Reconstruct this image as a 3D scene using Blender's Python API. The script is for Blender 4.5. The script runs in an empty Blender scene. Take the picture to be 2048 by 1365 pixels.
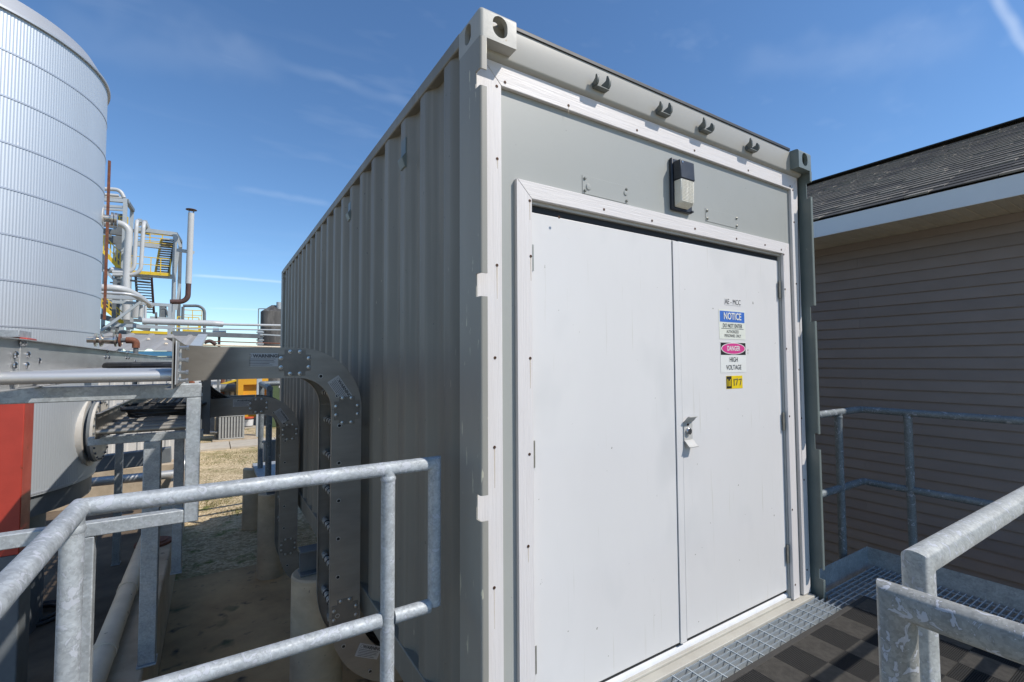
import bpy, bmesh, math, random
import numpy as np
from mathutils import Vector, Matrix
random.seed(7)
SC = bpy.context.scene
COL = SC.collection
PI = math.pi
# ------------------------------------------------------------------ camera
CAMP = Vector((-.816, -1.5024, 1.5616)); YAW, PITCH, ROLL, FPX = .5636, .0440, -.0055, 945.6
fw = Vector((math.sin(YAW)*math.cos(PITCH), math.cos(YAW)*math.cos(PITCH), math.sin(PITCH)))
r0 = Vector((math.cos(YAW), -math.sin(YAW), 0)); u0 = r0.cross(fw)
RT = math.cos(ROLL)*r0 + math.sin(ROLL)*u0; UP = -math.sin(ROLL)*r0 + math.cos(ROLL)*u0
cd = bpy.data.cameras.new('camera'); cam = bpy.data.objects.new('camera', cd); COL.objects.link(cam)
cd.sensor_width = 36; cd.lens = FPX/2048*36; cd.clip_end = 3000; cd.clip_start = .02
cam.matrix_world = Matrix((( RT.x, UP.x, -fw.x, CAMP.x), (RT.y, UP.y, -fw.y, CAMP.y), (RT.z, UP.z, -fw.z, CAMP.z), (0, 0, 0, 1)))
SC.camera = cam
def at(px, py, ax, val):
    """a point of the place surveyed from the photograph, on the plane axis = val"""
    d = fw + RT*((px-1024)/FPX) - UP*((py-682.5)/FPX)
    return CAMP + d*((val-CAMP[ax])/d[ax])
# ------------------------------------------------------------------ world, sun, exposure
SUN_EL, SUN_AZ = math.radians(47), math.radians(40)           # azimuth from -y towards +x
SUN = Vector((math.sin(SUN_AZ)*math.cos(SUN_EL), -math.cos(SUN_AZ)*math.cos(SUN_EL), math.sin(SUN_EL)))
W = bpy.data.worlds.new('World'); SC.world = W; W.use_nodes = True
nt = W.node_tree; nt.nodes.clear()
def wn(t, **k):
    n = nt.nodes.new(t)
    for a, b in k.items(): setattr(n, a, b)
    return n
sky = wn('ShaderNodeTexSky', sky_type='NISHITA', sun_disc=False, sun_elevation=SUN_EL, sun_rotation=math.radians(180)-SUN_AZ,
         altitude=200, air_density=1.0, dust_density=.1, ozone_density=2.6)
bg = wn('ShaderNodeBackground'); bg.inputs[1].default_value = .138
outw = wn('ShaderNodeOutputWorld')
tc = wn('ShaderNodeTexCoord')
def wisp(rot, scale, lo, hi, amt, seed):
    mp = wn('ShaderNodeMapping'); mp.inputs['Rotation'].default_value = rot; mp.inputs['Scale'].default_value = scale
    mp.inputs['Location'].default_value = (seed, seed*.7, 0)
    nz = wn('ShaderNodeTexNoise'); nz.inputs['Scale'].default_value = 1; nz.inputs['Detail'].default_value = 3; nz.inputs['Roughness'].default_value = .6
    rp = wn('ShaderNodeMapRange'); rp.inputs[1].default_value = lo; rp.inputs[2].default_value = hi; rp.inputs[4].default_value = amt; rp.clamp = True
    nt.links.new(tc.outputs['Generated'], mp.inputs[0]); nt.links.new(mp.outputs[0], nz.inputs[0]); nt.links.new(nz.outputs[0], rp.inputs[0])
    return rp.outputs[0]
def contrail(a, b, width, amt):
    """a thin cloud streak along the great circle through two directions, between them"""
    a = Vector(a).normalized(); b = Vector(b).normalized(); n = a.cross(b).normalized(); m = (a+b).normalized()
    half = a.dot(m)
    d1 = wn('ShaderNodeVectorMath', operation='DOT_PRODUCT'); d1.inputs[1].default_value = n
    d2 = wn('ShaderNodeVectorMath', operation='DOT_PRODUCT'); d2.inputs[1].default_value = m
    nrm = wn('ShaderNodeVectorMath', operation='NORMALIZE')
    nt.links.new(tc.outputs['Generated'], nrm.inputs[0]); nt.links.new(nrm.outputs[0], d1.inputs[0]); nt.links.new(nrm.outputs[0], d2.inputs[0])
    nz = wn('ShaderNodeTexNoise'); nz.inputs['Scale'].default_value = 14; nz.inputs['Detail'].default_value = 2
    nt.links.new(nrm.outputs[0], nz.inputs[0])
    w = wn('ShaderNodeMath', operation='MULTIPLY_ADD'); w.inputs[1].default_value = width*1.6; w.inputs[2].default_value = -width*.8
    nt.links.new(nz.outputs[0], w.inputs[0])
    ad = wn('ShaderNodeMath', operation='ADD'); nt.links.new(d1.outputs['Value'], ad.inputs[0]); nt.links.new(w.outputs[0], ad.inputs[1])
    ab = wn('ShaderNodeMath', operation='ABSOLUTE'); nt.links.new(ad.outputs[0], ab.inputs[0])
    m1 = wn('ShaderNodeMapRange', interpolation_type='SMOOTHSTEP'); m1.inputs[1].default_value = 0; m1.inputs[2].default_value = width; m1.inputs[3].default_value = amt; m1.inputs[4].default_value = 0
    nt.links.new(ab.outputs[0], m1.inputs[0])
    m2 = wn('ShaderNodeMapRange', interpolation_type='SMOOTHSTEP'); m2.inputs[1].default_value = half-(1-half)*.3; m2.inputs[2].default_value = half+(1-half)*.5
    nt.links.new(d2.outputs['Value'], m2.inputs[0])
    mu = wn('ShaderNodeMath', operation='MULTIPLY'); nt.links.new(m1.outputs[0], mu.inputs[0]); nt.links.new(m2.outputs[0], mu.inputs[1])
    m3 = wn('ShaderNodeMath', operation='MULTIPLY'); nt.links.new(mu.outputs[0], m3.inputs[0]); nt.links.new(nz.outputs[0], m3.inputs[1])
    return m3.outputs[0]
def sdir(px, py): return fw + RT*((px-1024)/FPX) - UP*((py-682.5)/FPX)
clouds = [wisp((.25, .1, .5), (2.0, 9, 14), .58, .86, .04, 3.1), wisp((.15, .3, .9), (3.5, 16, 22), .58, .82, .05, 9.7),
          contrail(sdir(560, 125), sdir(830, 212), .014, .09), contrail(sdir(120, 60), sdir(560, 130), .05, .09),
          contrail(sdir(470, 375), sdir(660, 412), .009, .10), contrail(sdir(380, 551), sdir(600, 567), .004, .42),
          contrail(sdir(1985, -10), sdir(2060, 110), .010, .45), contrail(sdir(1480, 125), sdir(1950, 85), .045, .09),
          contrail(sdir(420, 617), sdir(560, 622), .003, .25)]
tot = clouds[0]
for c in clouds[1:]:
    ad = wn('ShaderNodeMath', operation='ADD'); ad.use_clamp = True; nt.links.new(tot, ad.inputs[0]); nt.links.new(c, ad.inputs[1]); tot = ad.outputs[0]
hs = wn('ShaderNodeHueSaturation'); hs.inputs['Saturation'].default_value = 1.06
tint = wn('ShaderNodeMix', data_type='RGBA', blend_type='MULTIPLY'); tint.inputs[0].default_value = 1; tint.inputs[7].default_value = (.86, .97, 1.07, 1); nt.links.new(sky.outputs[0], tint.inputs[6]); nt.links.new(tint.outputs[2], hs.inputs['Color'])
mx = wn('ShaderNodeMix', data_type='RGBA'); nt.links.new(tot, mx.inputs[0]); nt.links.new(hs.outputs[0], mx.inputs[6]); mx.inputs[7].default_value = (7.2, 7.9, 8.8, 1)
nt.links.new(mx.outputs[2], bg.inputs[0]); nt.links.new(bg.outputs[0], outw.inputs[0])
sl = bpy.data.lights.new('sun', 'SUN'); sl.energy = 4.2; sl.angle = math.radians(.55); sl.color = (1, .945, .875)
so = bpy.data.objects.new('sun', sl); COL.objects.link(so); so.rotation_euler = (-SUN).to_track_quat('-Z', 'Y').to_euler(); so.location = SUN*40
SC.view_settings.view_transform = 'Standard'; SC.view_settings.look = 'None'; SC.view_settings.exposure = .12; SC.view_settings.gamma = 1
SC.cycles.max_bounces = 8; SC.cycles.sample_clamp_indirect = 6
# ------------------------------------------------------------------ materials
MATS = {}
def M(name, c1, c2=None, scale=4., rough=.5, metal=0., bump=0., bscale=40., stretch=(1, 1, 1), bstretch=None, specks=(), rvar=.12, rnd=0., spec=.5, lo=.35, hi=.65, trans=0., bdist=.01, det=6):
    m = bpy.data.materials.new(name); m.use_nodes = True; MATS[name] = m
    t = m.node_tree; N = t.nodes; L = t.links; b = N['Principled BSDF']
    b.inputs['Roughness'].default_value = rough; b.inputs['Metallic'].default_value = metal; b.inputs['Specular IOR Level'].default_value = spec
    if trans: b.inputs['Transmission Weight'].default_value = trans
    co = N.new('ShaderNodeTexCoord')
    def mapped(s):
        mp = N.new('ShaderNodeMapping'); mp.inputs['Scale'].default_value = s; L.new(co.outputs['Object'], mp.inputs[0]); return mp.outputs[0]
    def noise(src, sc, d=6, r=.6):
        n = N.new('ShaderNodeTexNoise'); n.inputs['Scale'].default_value = sc; n.inputs['Detail'].default_value = d; n.inputs['Roughness'].default_value = r; L.new(src, n.inputs[0]); return n.outputs[0]
    base = mapped(stretch); n1 = noise(base, scale, det)
    rp = N.new('ShaderNodeMapRange'); rp.inputs[1].default_value = lo; rp.inputs[2].default_value = hi; L.new(n1, rp.inputs[0])
    mix = N.new('ShaderNodeMix'); mix.data_type = 'RGBA'; mix.inputs[6].default_value = (*c1, 1); mix.inputs[7].default_value = (*(c2 or tuple(x*.86 for x in c1)), 1); L.new(rp.outputs[0], mix.inputs[0])
    colr = mix.outputs[2]
    for (c, sc, thr, st, w) in specks:
        n2 = noise(mapped(st), sc, 3, .55); r2 = N.new('ShaderNodeMapRange'); r2.inputs[1].default_value = thr; r2.inputs[2].default_value = thr+w; L.new(n2, r2.inputs[0])
        mm = N.new('ShaderNodeMix'); mm.data_type = 'RGBA'; L.new(r2.outputs[0], mm.inputs[0]); L.new(colr, mm.inputs[6]); mm.inputs[7].default_value = (*c, 1); colr = mm.outputs[2]
    if rnd:
        oi = N.new('ShaderNodeObjectInfo'); mr = N.new('ShaderNodeMapRange'); mr.inputs[3].default_value = 1-rnd; mr.inputs[4].default_value = 1+rnd; L.new(oi.outputs['Random'], mr.inputs[0])
        mm = N.new('ShaderNodeMix'); mm.data_type = 'RGBA'; mm.blend_type = 'MULTIPLY'; mm.inputs[0].default_value = 1; L.new(colr, mm.inputs[6]); L.new(mr.outputs[0], mm.inputs[7]); colr = mm.outputs[2]
    L.new(colr, b.inputs['Base Color'])
    mr = N.new('ShaderNodeMapRange'); mr.inputs[3].default_value = max(.03, rough-rvar); mr.inputs[4].default_value = min(1, rough+rvar); L.new(n1, mr.inputs[0]); L.new(mr.outputs[0], b.inputs['Roughness'])
    if bump:
        n3 = noise(mapped(bstretch or stretch), bscale, 4); bp = N.new('ShaderNodeBump'); bp.inputs['Strength'].default_value = bump; bp.inputs['Distance'].default_value = bdist
        L.new(n3, bp.inputs['Height']); L.new(bp.outputs[0], b.inputs['Normal'])
    return m
def galv(name, c=(.46, .49, .51), stain=.5, sc=9., stretch=(1, 1, 1), rough=.42, metal=.55, thr=.585):
    """hot dip galvanised steel: spangle, pale oxide patches with darker rims"""
    m = bpy.data.materials.new(name); m.use_nodes = True; MATS[name] = m
    t = m.node_tree; N = t.nodes; L = t.links; b = N['Principled BSDF']
    co = N.new('ShaderNodeTexCoord'); mp = N.new('ShaderNodeMapping'); mp.inputs['Scale'].default_value = stretch; L.new(co.outputs['Object'], mp.inputs[0])
    def noise(sc_, d, r=.6, dist=0.):
        n = N.new('ShaderNodeTexNoise'); n.inputs['Scale'].default_value = sc_; n.inputs['Detail'].default_value = d; n.inputs['Roughness'].default_value = r; n.inputs['Distortion'].default_value = dist; L.new(mp.outputs[0], n.inputs[0]); return n.outputs[0]
    def mixc(f, a, bcol, k=None):
        mm = N.new('ShaderNodeMix'); mm.data_type = 'RGBA'
        L.new(f, mm.inputs[0])
        (L.new(a, mm.inputs[6]) if hasattr(a, 'links') else setattr(mm.inputs[6], 'default_value', (*a, 1)))
        mm.inputs[7].default_value = (*bcol, 1); return mm.outputs[2]
    def rng(src, a, b_, o0=0., o1=1.):
        r = N.new('ShaderNodeMapRange'); r.inputs[1].default_value = a; r.inputs[2].default_value = b_; r.inputs[3].default_value = o0; r.inputs[4].default_value = o1; L.new(src, r.inputs[0]); return r.outputs[0]
    vo = N.new('ShaderNodeTexVoronoi'); vo.inputs['Scale'].default_value = sc*7; L.new(mp.outputs[0], vo.inputs[0])
    n1 = noise(sc*.6, 5); col = mixc(rng(n1, .3, .7), tuple(x*.78 for x in c), tuple(min(.85, x*1.15) for x in c))
    hsv = N.new('ShaderNodeHueSaturation'); L.new(col, hsv.inputs['Color'])
    sep = N.new('ShaderNodeSeparateColor'); L.new(vo.outputs['Color'], sep.inputs[0]); L.new(rng(sep.outputs[0], 0, 1, .86, 1.14), hsv.inputs['Value']); col = hsv.outputs[0]
    n2 = noise(sc*1.3, 4, .55, 1.2)
    col = mixc(rng(n2, thr, thr+.02, 0, .7*stain), col, tuple(x*.5 for x in c)); col = mixc(rng(n2, thr+.025, thr+.055, 0, .8*stain), col, (.66, .68, .74))
    n4 = noise(sc*9, 2); col = mixc(rng(n4, .70, .74, 0, .5), col, (.75, .76, .78))
    L.new(col, b.inputs['Base Color']); b.inputs['Metallic'].default_value = metal
    L.new(rng(n2, .4, .66, rough-.06, rough+.25), b.inputs['Roughness'])
    bp = N.new('ShaderNodeBump'); bp.inputs['Strength'].default_value = .18; bp.inputs['Distance'].default_value = .004; L.new(n2, bp.inputs['Height']); L.new(bp.outputs[0], b.inputs['Normal'])
    return m
chip = ((.56, .53, .40), 9, .665, (5, 5, .7), .012)
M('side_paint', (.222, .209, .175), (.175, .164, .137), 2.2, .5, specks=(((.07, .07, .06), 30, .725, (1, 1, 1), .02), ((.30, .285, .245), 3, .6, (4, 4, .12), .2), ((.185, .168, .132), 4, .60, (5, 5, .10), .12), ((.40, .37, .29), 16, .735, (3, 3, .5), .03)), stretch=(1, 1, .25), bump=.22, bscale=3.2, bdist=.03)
M('post_paint', (.31, .298, .258), (.27, .26, .225), 2.4, .45, specks=(chip, ((.12, .12, .12), 40, .745, (1, 1, 1), .02)), stretch=(1, 1, .3))
M('header_paint', (.42, .405, .36), (.39, .377, .335), 1.6, .42)
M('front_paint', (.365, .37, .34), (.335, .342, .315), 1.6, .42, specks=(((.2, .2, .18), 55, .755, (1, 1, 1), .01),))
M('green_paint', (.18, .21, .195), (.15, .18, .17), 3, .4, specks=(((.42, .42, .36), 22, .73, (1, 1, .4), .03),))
M('keeper_paint', (.145, .155, .14), (.11, .12, .11), 9, .5)
M('casting_paint', (.42, .41, .37), (.37, .365, .33), 5, .5, bump=.12, bscale=60, bdist=.003, specks=(((.25, .16, .08), 14, .735, (1, 1, 1), .05),))
M('trim_v', (.70, .665, .64), (.655, .62, .595), 7, .5, stretch=(9, 9, .35), bump=.38, bscale=30, bstretch=(6, 6, .25), bdist=.004, specks=(((.70, .60, .48), 5, .69, (9, 9, .45), .1),))
M('trim_h', (.70, .665, .64), (.655, .62, .595), 7, .5, stretch=(.35, 9, 9), bump=.38, bscale=30, bstretch=(.25, 6, 6), bdist=.004, specks=(((.70, .60, .48), 5, .70, (.8, 9, 3), .1),))
M('door_white', (.69, .675, .655), (.655, .64, .62), 1.4, .40, stretch=(1, 1, .5), specks=(((.25, .23, .19), 30, .745, (1, 1, .8), .012), ((.58, .56, .51), 7, .665, (7, 7, .28), .10), ((.59, .585, .57), 2.2, .56, (1, 1, .6), .2)), bump=.25, bscale=1.6, bdist=.02, rvar=.2)
M('black_rubber', (.012, .012, .012), (.02, .02, .02), 20, .6)
M('screw', (.11, .05, .025), (.05, .03, .02), 60, .6, metal=.5)
M('hinge_metal', (.36, .35, .30), (.26, .25, .21), 30, .4, metal=.7)
M('pull_paint', (.50, .49, .455), (.46, .45, .42), 12, .4)
M('chrome', (.65, .65, .66), None, 10, .2, metal=1)
M('sill_beige', (.46, .445, .39), (.40, .38, .33), 6, .6, specks=(((.62, .55, .40), 22, .72, (1, 1, 1), .04),))
M('saddle_white', (.76, .77, .79), None, 6, .35)
M('roof_black', (.03, .032, .034), (.05, .05, .05), 5, .5)
M('bronze', (.018, .021, .028), (.03, .035, .045), 14, .42, specks=(((.10, .12, .14), 30, .70, (1, 1, 1), .05),))
M('lens', (.88, .85, .74), (.78, .74, .62), 9, .35, bump=.9, bscale=120, bdist=.004, trans=.18)
M('sign_white', (.74, .74, .70), (.70, .70, .66), 20, .4); M('sign_cream', (.72, .73, .64), (.69, .70, .61), 20, .4)
M('sign_black', (.02, .02, .02), None, 20, .45); M('sign_blue', (.055, .17, .55), None, 20, .4); M('sign_pink', (.66, .055, .26), None, 20, .4); M('sign_yellow', (.80, .58, .015), None, 20, .4)
M('sign_grey', (.48, .48, .47), (.42, .42, .41), 30, .35); M('ink_grey', (.10, .10, .10), None, 20, .5)
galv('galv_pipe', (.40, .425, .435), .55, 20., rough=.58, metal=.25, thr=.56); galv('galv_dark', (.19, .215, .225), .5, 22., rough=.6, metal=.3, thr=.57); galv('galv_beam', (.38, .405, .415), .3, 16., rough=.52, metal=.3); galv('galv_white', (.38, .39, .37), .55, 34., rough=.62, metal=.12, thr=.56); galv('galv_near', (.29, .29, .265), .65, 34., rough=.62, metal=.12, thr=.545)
M('grating_steel', (.47, .52, .555), (.39, .44, .475), 14, .45, metal=.45)
M('aluminium', (.33, .31, .275), (.27, .253, .225), 3, .48, metal=.55, stretch=(1, 1, 4), bump=.05, bscale=6)
M('aluminium_bright', (.60, .60, .59), (.50, .50, .49), 2.5, .44, metal=.6, stretch=(1, 1, 5), bump=.04, bscale=6)
M('aluminium_dull', (.245, .225, .195), (.20, .185, .16), 9, .55, metal=.5)
M('bolt', (.55, .57, .58), (.42, .44, .45), 40, .3, metal=.85)
M('cable', (.02, .02, .021), (.04, .038, .035), 18, .55)
M('clamp', (.50, .48, .43), (.3, .28, .25), 60, .45, metal=.4)
M('cladding', (.58, .615, .64), (.52, .555, .58), 1.1, .5, metal=.5, stretch=(1, 1, .2), specks=(((.72, .70, .66), 26, .725, (1, 1, .5), .04),), rvar=.06)
M('cladding_band', (.52, .55, .59), None, 3, .45, metal=.5)
M('red_paint', (.44, .05, .032), (.37, .042, .026), 5, .45, specks=(((.16, .04, .02), 20, .70, (1, 1, .5), .05),))
M('rust', (.24, .085, .04), (.13, .05, .03), 22, .8, bump=.3, bscale=60, bdist=.004)
M('stainless', (.60, .56, .50), (.42, .38, .33), 12, .3, metal=.9)
M('cover_beige', (.55, .52, .47), (.47, .44, .39), 8, .5)
M('concrete', (.50, .40, .28), (.36, .285, .195), 3.5, .85, bump=.3, bscale=30, bdist=.01, specks=(((.12, .10, .08), 9, .66, (1, 1, 1), .08), ((.47, .44, .38), 28, .70, (1, 1, 1), .05)))
M('concrete_pier', (.60, .47, .315), (.46, .355, .24), 4, .85, stretch=(1, 1, 1.6), bump=.35, bscale=24, bdist=.01, specks=(((.16, .14, .12), 26, .70, (1, 1, 1), .04),))
M('concrete_pad', (.56, .37, .185), (.37, .245, .125), 1.6, .9, bump=.25, bscale=22, bdist=.012, specks=(((.06, .05, .04), 5, .60, (1, 1, 1), .15), ((.36, .31, .23), 36, .72, (1, 1, 1), .03), ((.10, .11, .05), 2.2, .62, (1, 1, 1), .12)))
M('sidewalk', (.46, .41, .33), (.39, .345, .28), 4, .9, bump=.2, bscale=30)
M('pvc', (.72, .60, .44), (.62, .51, .37), 5, .6, specks=(((.18, .13, .09), 14, .69, (1, 1, 1), .05),))
M('siding', (.262, .222, .202), (.238, .202, .183), 3, .55, rnd=.07, bump=.08, bscale=12, bstretch=(1, .4, 8))
M('fascia_white', (.74, .77, .78), (.70, .73, .74), 2, .4); M('soffit', (.55, .51, .43), (.49, .455, .385), 6, .55, rnd=.05)
for k, c in enumerate(((.20, .178, .148), (.11, .10, .085), (.30, .27, .225), (.045, .042, .039))):
    M('shingle%d' % k, c, tuple(x*.65 for x in c), 26, .95, bump=.6, bscale=160, bdist=.004)
M('mat_dark', (.010, .010, .010), (.018, .017, .016), 30, .85, bump=.4, bscale=240, bdist=.004); M('mat_light', (.105, .095, .080), (.075, .068, .058), 30, .85, bump=.4, bscale=240, bdist=.004)
M('mat_edge', (.045, .042, .038), None, 10, .85)
M('steel_grey', (.40, .43, .44), (.34, .37, .38), 2, .5); M('steel_dark', (.16, .175, .18), (.11, .12, .13), 3, .55)
M('pipe_white', (.50, .50, .485), (.45, .45, .435), 1.5, .4, specks=(((.40, .25, .14), 4, .73, (1, 1, 1), .05),)); M('yellow_paint', (.72, .50, .03), (.64, .43, .025), 4, .5)
M('stack_rust', (.10, .045, .035), (.06, .035, .03), 4, .7)
M('dark_tank', (.055, .052, .048), (.20, .185, .165), 1.2, .7, stretch=(1, 1, .25), lo=.5, hi=.7)
M('shed_wall', (.56, .54, .50), (.50, .48, .445), 2, .5); M('shed_roof', (.34, .325, .30), (.28, .27, .25), 1.2, .55, stretch=(4, .4, 1)); M('shed_blue', (.07, .22, .36), (.055, .19, .32), 3, .45)
M('orange_panel', (.72, .36, .02), (.68, .33, .02), 2, .5); M('cab_white', (.70, .70, .69), None, 3, .45); M('cab_green', (.075, .11, .045), (.06, .09, .04), 3, .5)
M('ac_beige', (.36, .36, .335), (.31, .31, .29), 6, .5); M('ac_dark', (.10, .10, .10), None, 8, .6); M('lid_red', (.62, .10, .04), None, 8, .5)
def ground_mat():
    m = bpy.data.materials.new('gravel_ground'); m.use_nodes = True; MATS['gravel_ground'] = m
    t = m.node_tree; N = t.nodes; L = t.links; b = N['Principled BSDF']; b.inputs['Roughness'].default_value = .95
    co = N.new('ShaderNodeTexCoord')
    def noise(s, d=6):
        n = N.new('ShaderNodeTexNoise'); n.inputs['Scale'].default_value = s; n.inputs['Detail'].default_value = d; n.inputs['Roughness'].default_value = .65; L.new(co.outputs['Object'], n.inputs[0]); return n.outputs[0]
    def mix(f, a, c, lo, hi):
        r = N.new('ShaderNodeMapRange'); r.inputs[1].default_value = lo; r.inputs[2].default_value = hi; L.new(f, r.inputs[0])
        mm = N.new('ShaderNodeMix'); mm.data_type = 'RGBA'; L.new(r.outputs[0], mm.inputs[0])
        (L.new(a, mm.inputs[6]) if hasattr(a, 'links') else setattr(mm.inputs[6], 'default_value', (*a, 1))); mm.inputs[7].default_value = (*c, 1); return mm.outputs[2]
    vo = N.new('ShaderNodeTexVoronoi'); vo.inputs['Scale'].default_value = 26; L.new(co.outputs['Object'], vo.inputs[0]); sp = N.new('ShaderNodeSeparateColor'); L.new(vo.outputs['Color'], sp.inputs[0])
    c = mix(sp.outputs[0], (.36, .265, .14), (.68, .55, .35), .05, .95); c = mix(noise(9), c, (.25, .18, .095), .52, .72); c = mix(noise(.8), c, (.27, .22, .09), .50, .66)
    c = mix(noise(2.6, 8), c, (.14, .155, .035), .56, .66)
    L.new(c, b.inputs['Base Color']); bp = N.new('ShaderNodeBump'); bp.inputs['Strength'].default_value = .8; bp.inputs['Distance'].default_value = .03
    L.new(vo.outputs['Distance'], bp.inputs['Height']); L.new(bp.outputs[0], b.inputs['Normal'])
ground_mat()
# ------------------------------------------------------------------ mesh builder
class MB:
    def __init__(s): s.v, s.f, s.m = [], [], []
    def add(s, vs, fs, mi=0):
        o = len(s.v); s.v += [tuple(v) for v in vs]; s.f += [tuple(i+o for i in f) for f in fs]; s.m += [mi]*len(fs); return s
    def box(s, x0, x1, y0, y1, z0, z1, mi=0):
        x0, x1 = min(x0, x1), max(x0, x1); y0, y1 = min(y0, y1), max(y0, y1); z0, z1 = min(z0, z1), max(z0, z1)
        return s.add([(x0, y0, z0), (x1, y0, z0), (x1, y1, z0), (x0, y1, z0), (x0, y0, z1), (x1, y0, z1), (x1, y1, z1), (x0, y1, z1)],
                     [(0, 3, 2, 1), (4, 5, 6, 7), (0, 1, 5, 4), (1, 2, 6, 5), (2, 3, 7, 6), (3, 0, 4, 7)], mi)
    def bar(s, a, b, w, h, up=(0, 0, 1), mi=0):
        a, b = Vector(a), Vector(b); t = (b-a).normalized(); up = Vector(up); sd = t.cross(up)
        if sd.length < 1e-4: sd = t.cross(Vector((1, 0, 0)))
        sd.normalize(); n = sd.cross(t); vs = []
        for p in (a, b):
            for i, j in ((-1, -1), (1, -1), (1, 1), (-1, 1)): vs.append(p+sd*(w/2*i)+n*(h/2*j))
        return s.add(vs, [(0, 1, 2, 3), (7, 6, 5, 4), (0, 4, 5, 1), (1, 5, 6, 2), (2, 6, 7, 3), (3, 7, 4, 0)], mi)
    def tube(s, pts, r, n=14, caps=True, mi=0):
        pts = [Vector(p) for p in pts]; k = len(pts); ts = [(pts[i+1]-pts[i]).normalized() for i in range(k-1)]
        ref = Vector((0, 0, 1)) if abs(ts[0].z) < .9 else Vector((1, 0, 0)); nrm = (ref-ts[0]*ref.dot(ts[0])).normalized(); vs = []
        rr = r if isinstance(r, (list, tuple)) else [r]*k
        for i in range(k):
            if i == 0 or i == k-1:
                t = ts[0] if i == 0 else ts[-1]
                if i: nrm = (nrm-t*nrm.dot(t)).normalized()
                bn = t.cross(nrm)
                for j in range(n):
                    a = 2*PI*j/n; vs.append(pts[i]+(nrm*math.cos(a)+bn*math.sin(a))*rr[i])
            else:
                t0, t1 = ts[i-1], ts[i]; tb = (t0+t1); tb = tb.normalized() if tb.length > 1e-6 else t1
                n0 = (nrm-t0*nrm.dot(t0)).normalized(); b0 = t0.cross(n0)
                for j in range(n):
                    a = 2*PI*j/n; o = (n0*math.cos(a)+b0*math.sin(a))*rr[i]; o = o-t0*(o.dot(tb)/t0.dot(tb)); vs.append(pts[i]+o)
                q = t0.rotation_difference(t1); nrm = q @ n0
        fs = [(i*n+j, i*n+(j+1) % n, (i+1)*n+(j+1) % n, (i+1)*n+j) for i in range(k-1) for j in range(n)]
        if caps: fs += [tuple(range(n-1, -1, -1)), tuple((k-1)*n+j for j in range(n))]
        return s.add(vs, fs, mi)
    def prism(s, poly, fn, a, b, mi=0):
        n = len(poly); vs = [fn(p, a) for p in poly]+[fn(p, b) for p in poly]
        return s.add(vs, [tuple(range(n-1, -1, -1)), tuple(range(n, 2*n))]+[(i, (i+1) % n, n+(i+1) % n, n+i) for i in range(n)], mi)
    def lathe(s, prof, o, ax=(0, 0, 1), n=24, mi=0, a0=0., a1=2*PI, caps=True):
        ax = Vector(ax).normalized(); u = ax.orthogonal().normalized(); w = ax.cross(u); o = Vector(o); full = abs(a1-a0-2*PI) < 1e-6; c = n if full else n+1; vs = []
        for (r, z) in prof:
            for j in range(c):
                a = a0+(a1-a0)*j/n; vs.append(o+ax*z+(u*math.cos(a)+w*math.sin(a))*r)
        k = len(prof); fs = [(i*c+j, i*c+(j+1) % c, (i+1)*c+(j+1) % c, (i+1)*c+j) for i in range(k-1) for j in range(n if full else n)]
        if caps and full:
            if prof[0][0] > 1e-5: fs.append(tuple(range(c-1, -1, -1)))
            if prof[-1][0] > 1e-5: fs.append(tuple((k-1)*c+j for j in range(c)))
        return s.add(vs, fs, mi)
def fillet(pts, r, n=6):
    pts = [Vector(p) for p in pts]; out = [pts[0]]
    for i in range(1, len(pts)-1):
        a, b, c = pts[i-1], pts[i], pts[i+1]; t0 = (a-b).normalized(); t1 = (c-b).normalized(); ang = t0.angle(t1)
        if ang > PI-.02: out.append(b); continue
        d = min(r/math.tan(ang/2), (a-b).length*.49, (c-b).length*.49); rr = d*math.tan(ang/2); m = (t0+t1).normalized(); ce = b+m*(rr/math.sin(ang/2)); p0 = b+t0*d-ce; p1 = b+t1*d-ce; tot = p0.angle(p1); axx = p0.cross(p1).normalized()
        for k in range(n+1): out.append(ce+Matrix.Rotation(tot*k/n, 3, axx) @ p0)
    return out+[pts[-1]]
ROOT = {}
def finish(me, sharp=35):
    me.validate(); bm = bmesh.new(); bm.from_mesh(me); bmesh.ops.recalc_face_normals(bm, faces=bm.faces); bm.to_mesh(me); bm.free()
    if sharp is not None:
        for p in me.polygons: p.use_smooth = True
        me.set_sharp_from_angle(angle=math.radians(sharp))
    return me
def mesh(name, mb, mats, org=(0, 0, 0), sharp=35):
    me = bpy.data.meshes.new(name); o = Vector(org); me.from_pydata([tuple(Vector(v)-o) for v in mb.v], [], mb.f)
    for m in (mats if isinstance(mats, (list, tuple)) else [mats]): me.materials.append(MATS[m])
    me.polygons.foreach_set('material_index', mb.m)
    return finish(me, sharp)
def tag(o, label=None, cat=None, group=None, kind=None):
    for k, v in (('label', label), ('category', cat), ('group', group), ('kind', kind)):
        if v: o[k] = v
    return o
def orgof(p): return ROOT.get(p.name, Vector((0, 0, 0))) if p else Vector((0, 0, 0))
def obj(name, mb, mats, parent=None, bevel=0., sharp=35, org=None, label=None, seg=2):
    """one mesh object; world-space vertices are stored relative to the thing's base"""
    o_ = orgof(parent) if parent else Vector(org or (0, 0, 0))
    ob = bpy.data.objects.new(name, mesh(name, mb, mats, o_, sharp)); COL.objects.link(ob)
    if parent: ob.parent = parent
    else: ob.location = o_
    ROOT[ob.name] = o_
    if bevel:
        md = ob.modifiers.new('bevel', 'BEVEL'); md.width = bevel; md.segments = seg; md.limit_method = 'ANGLE'; md.angle_limit = math.radians(40)
    if label: ob['label'] = label
    return ob
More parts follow.
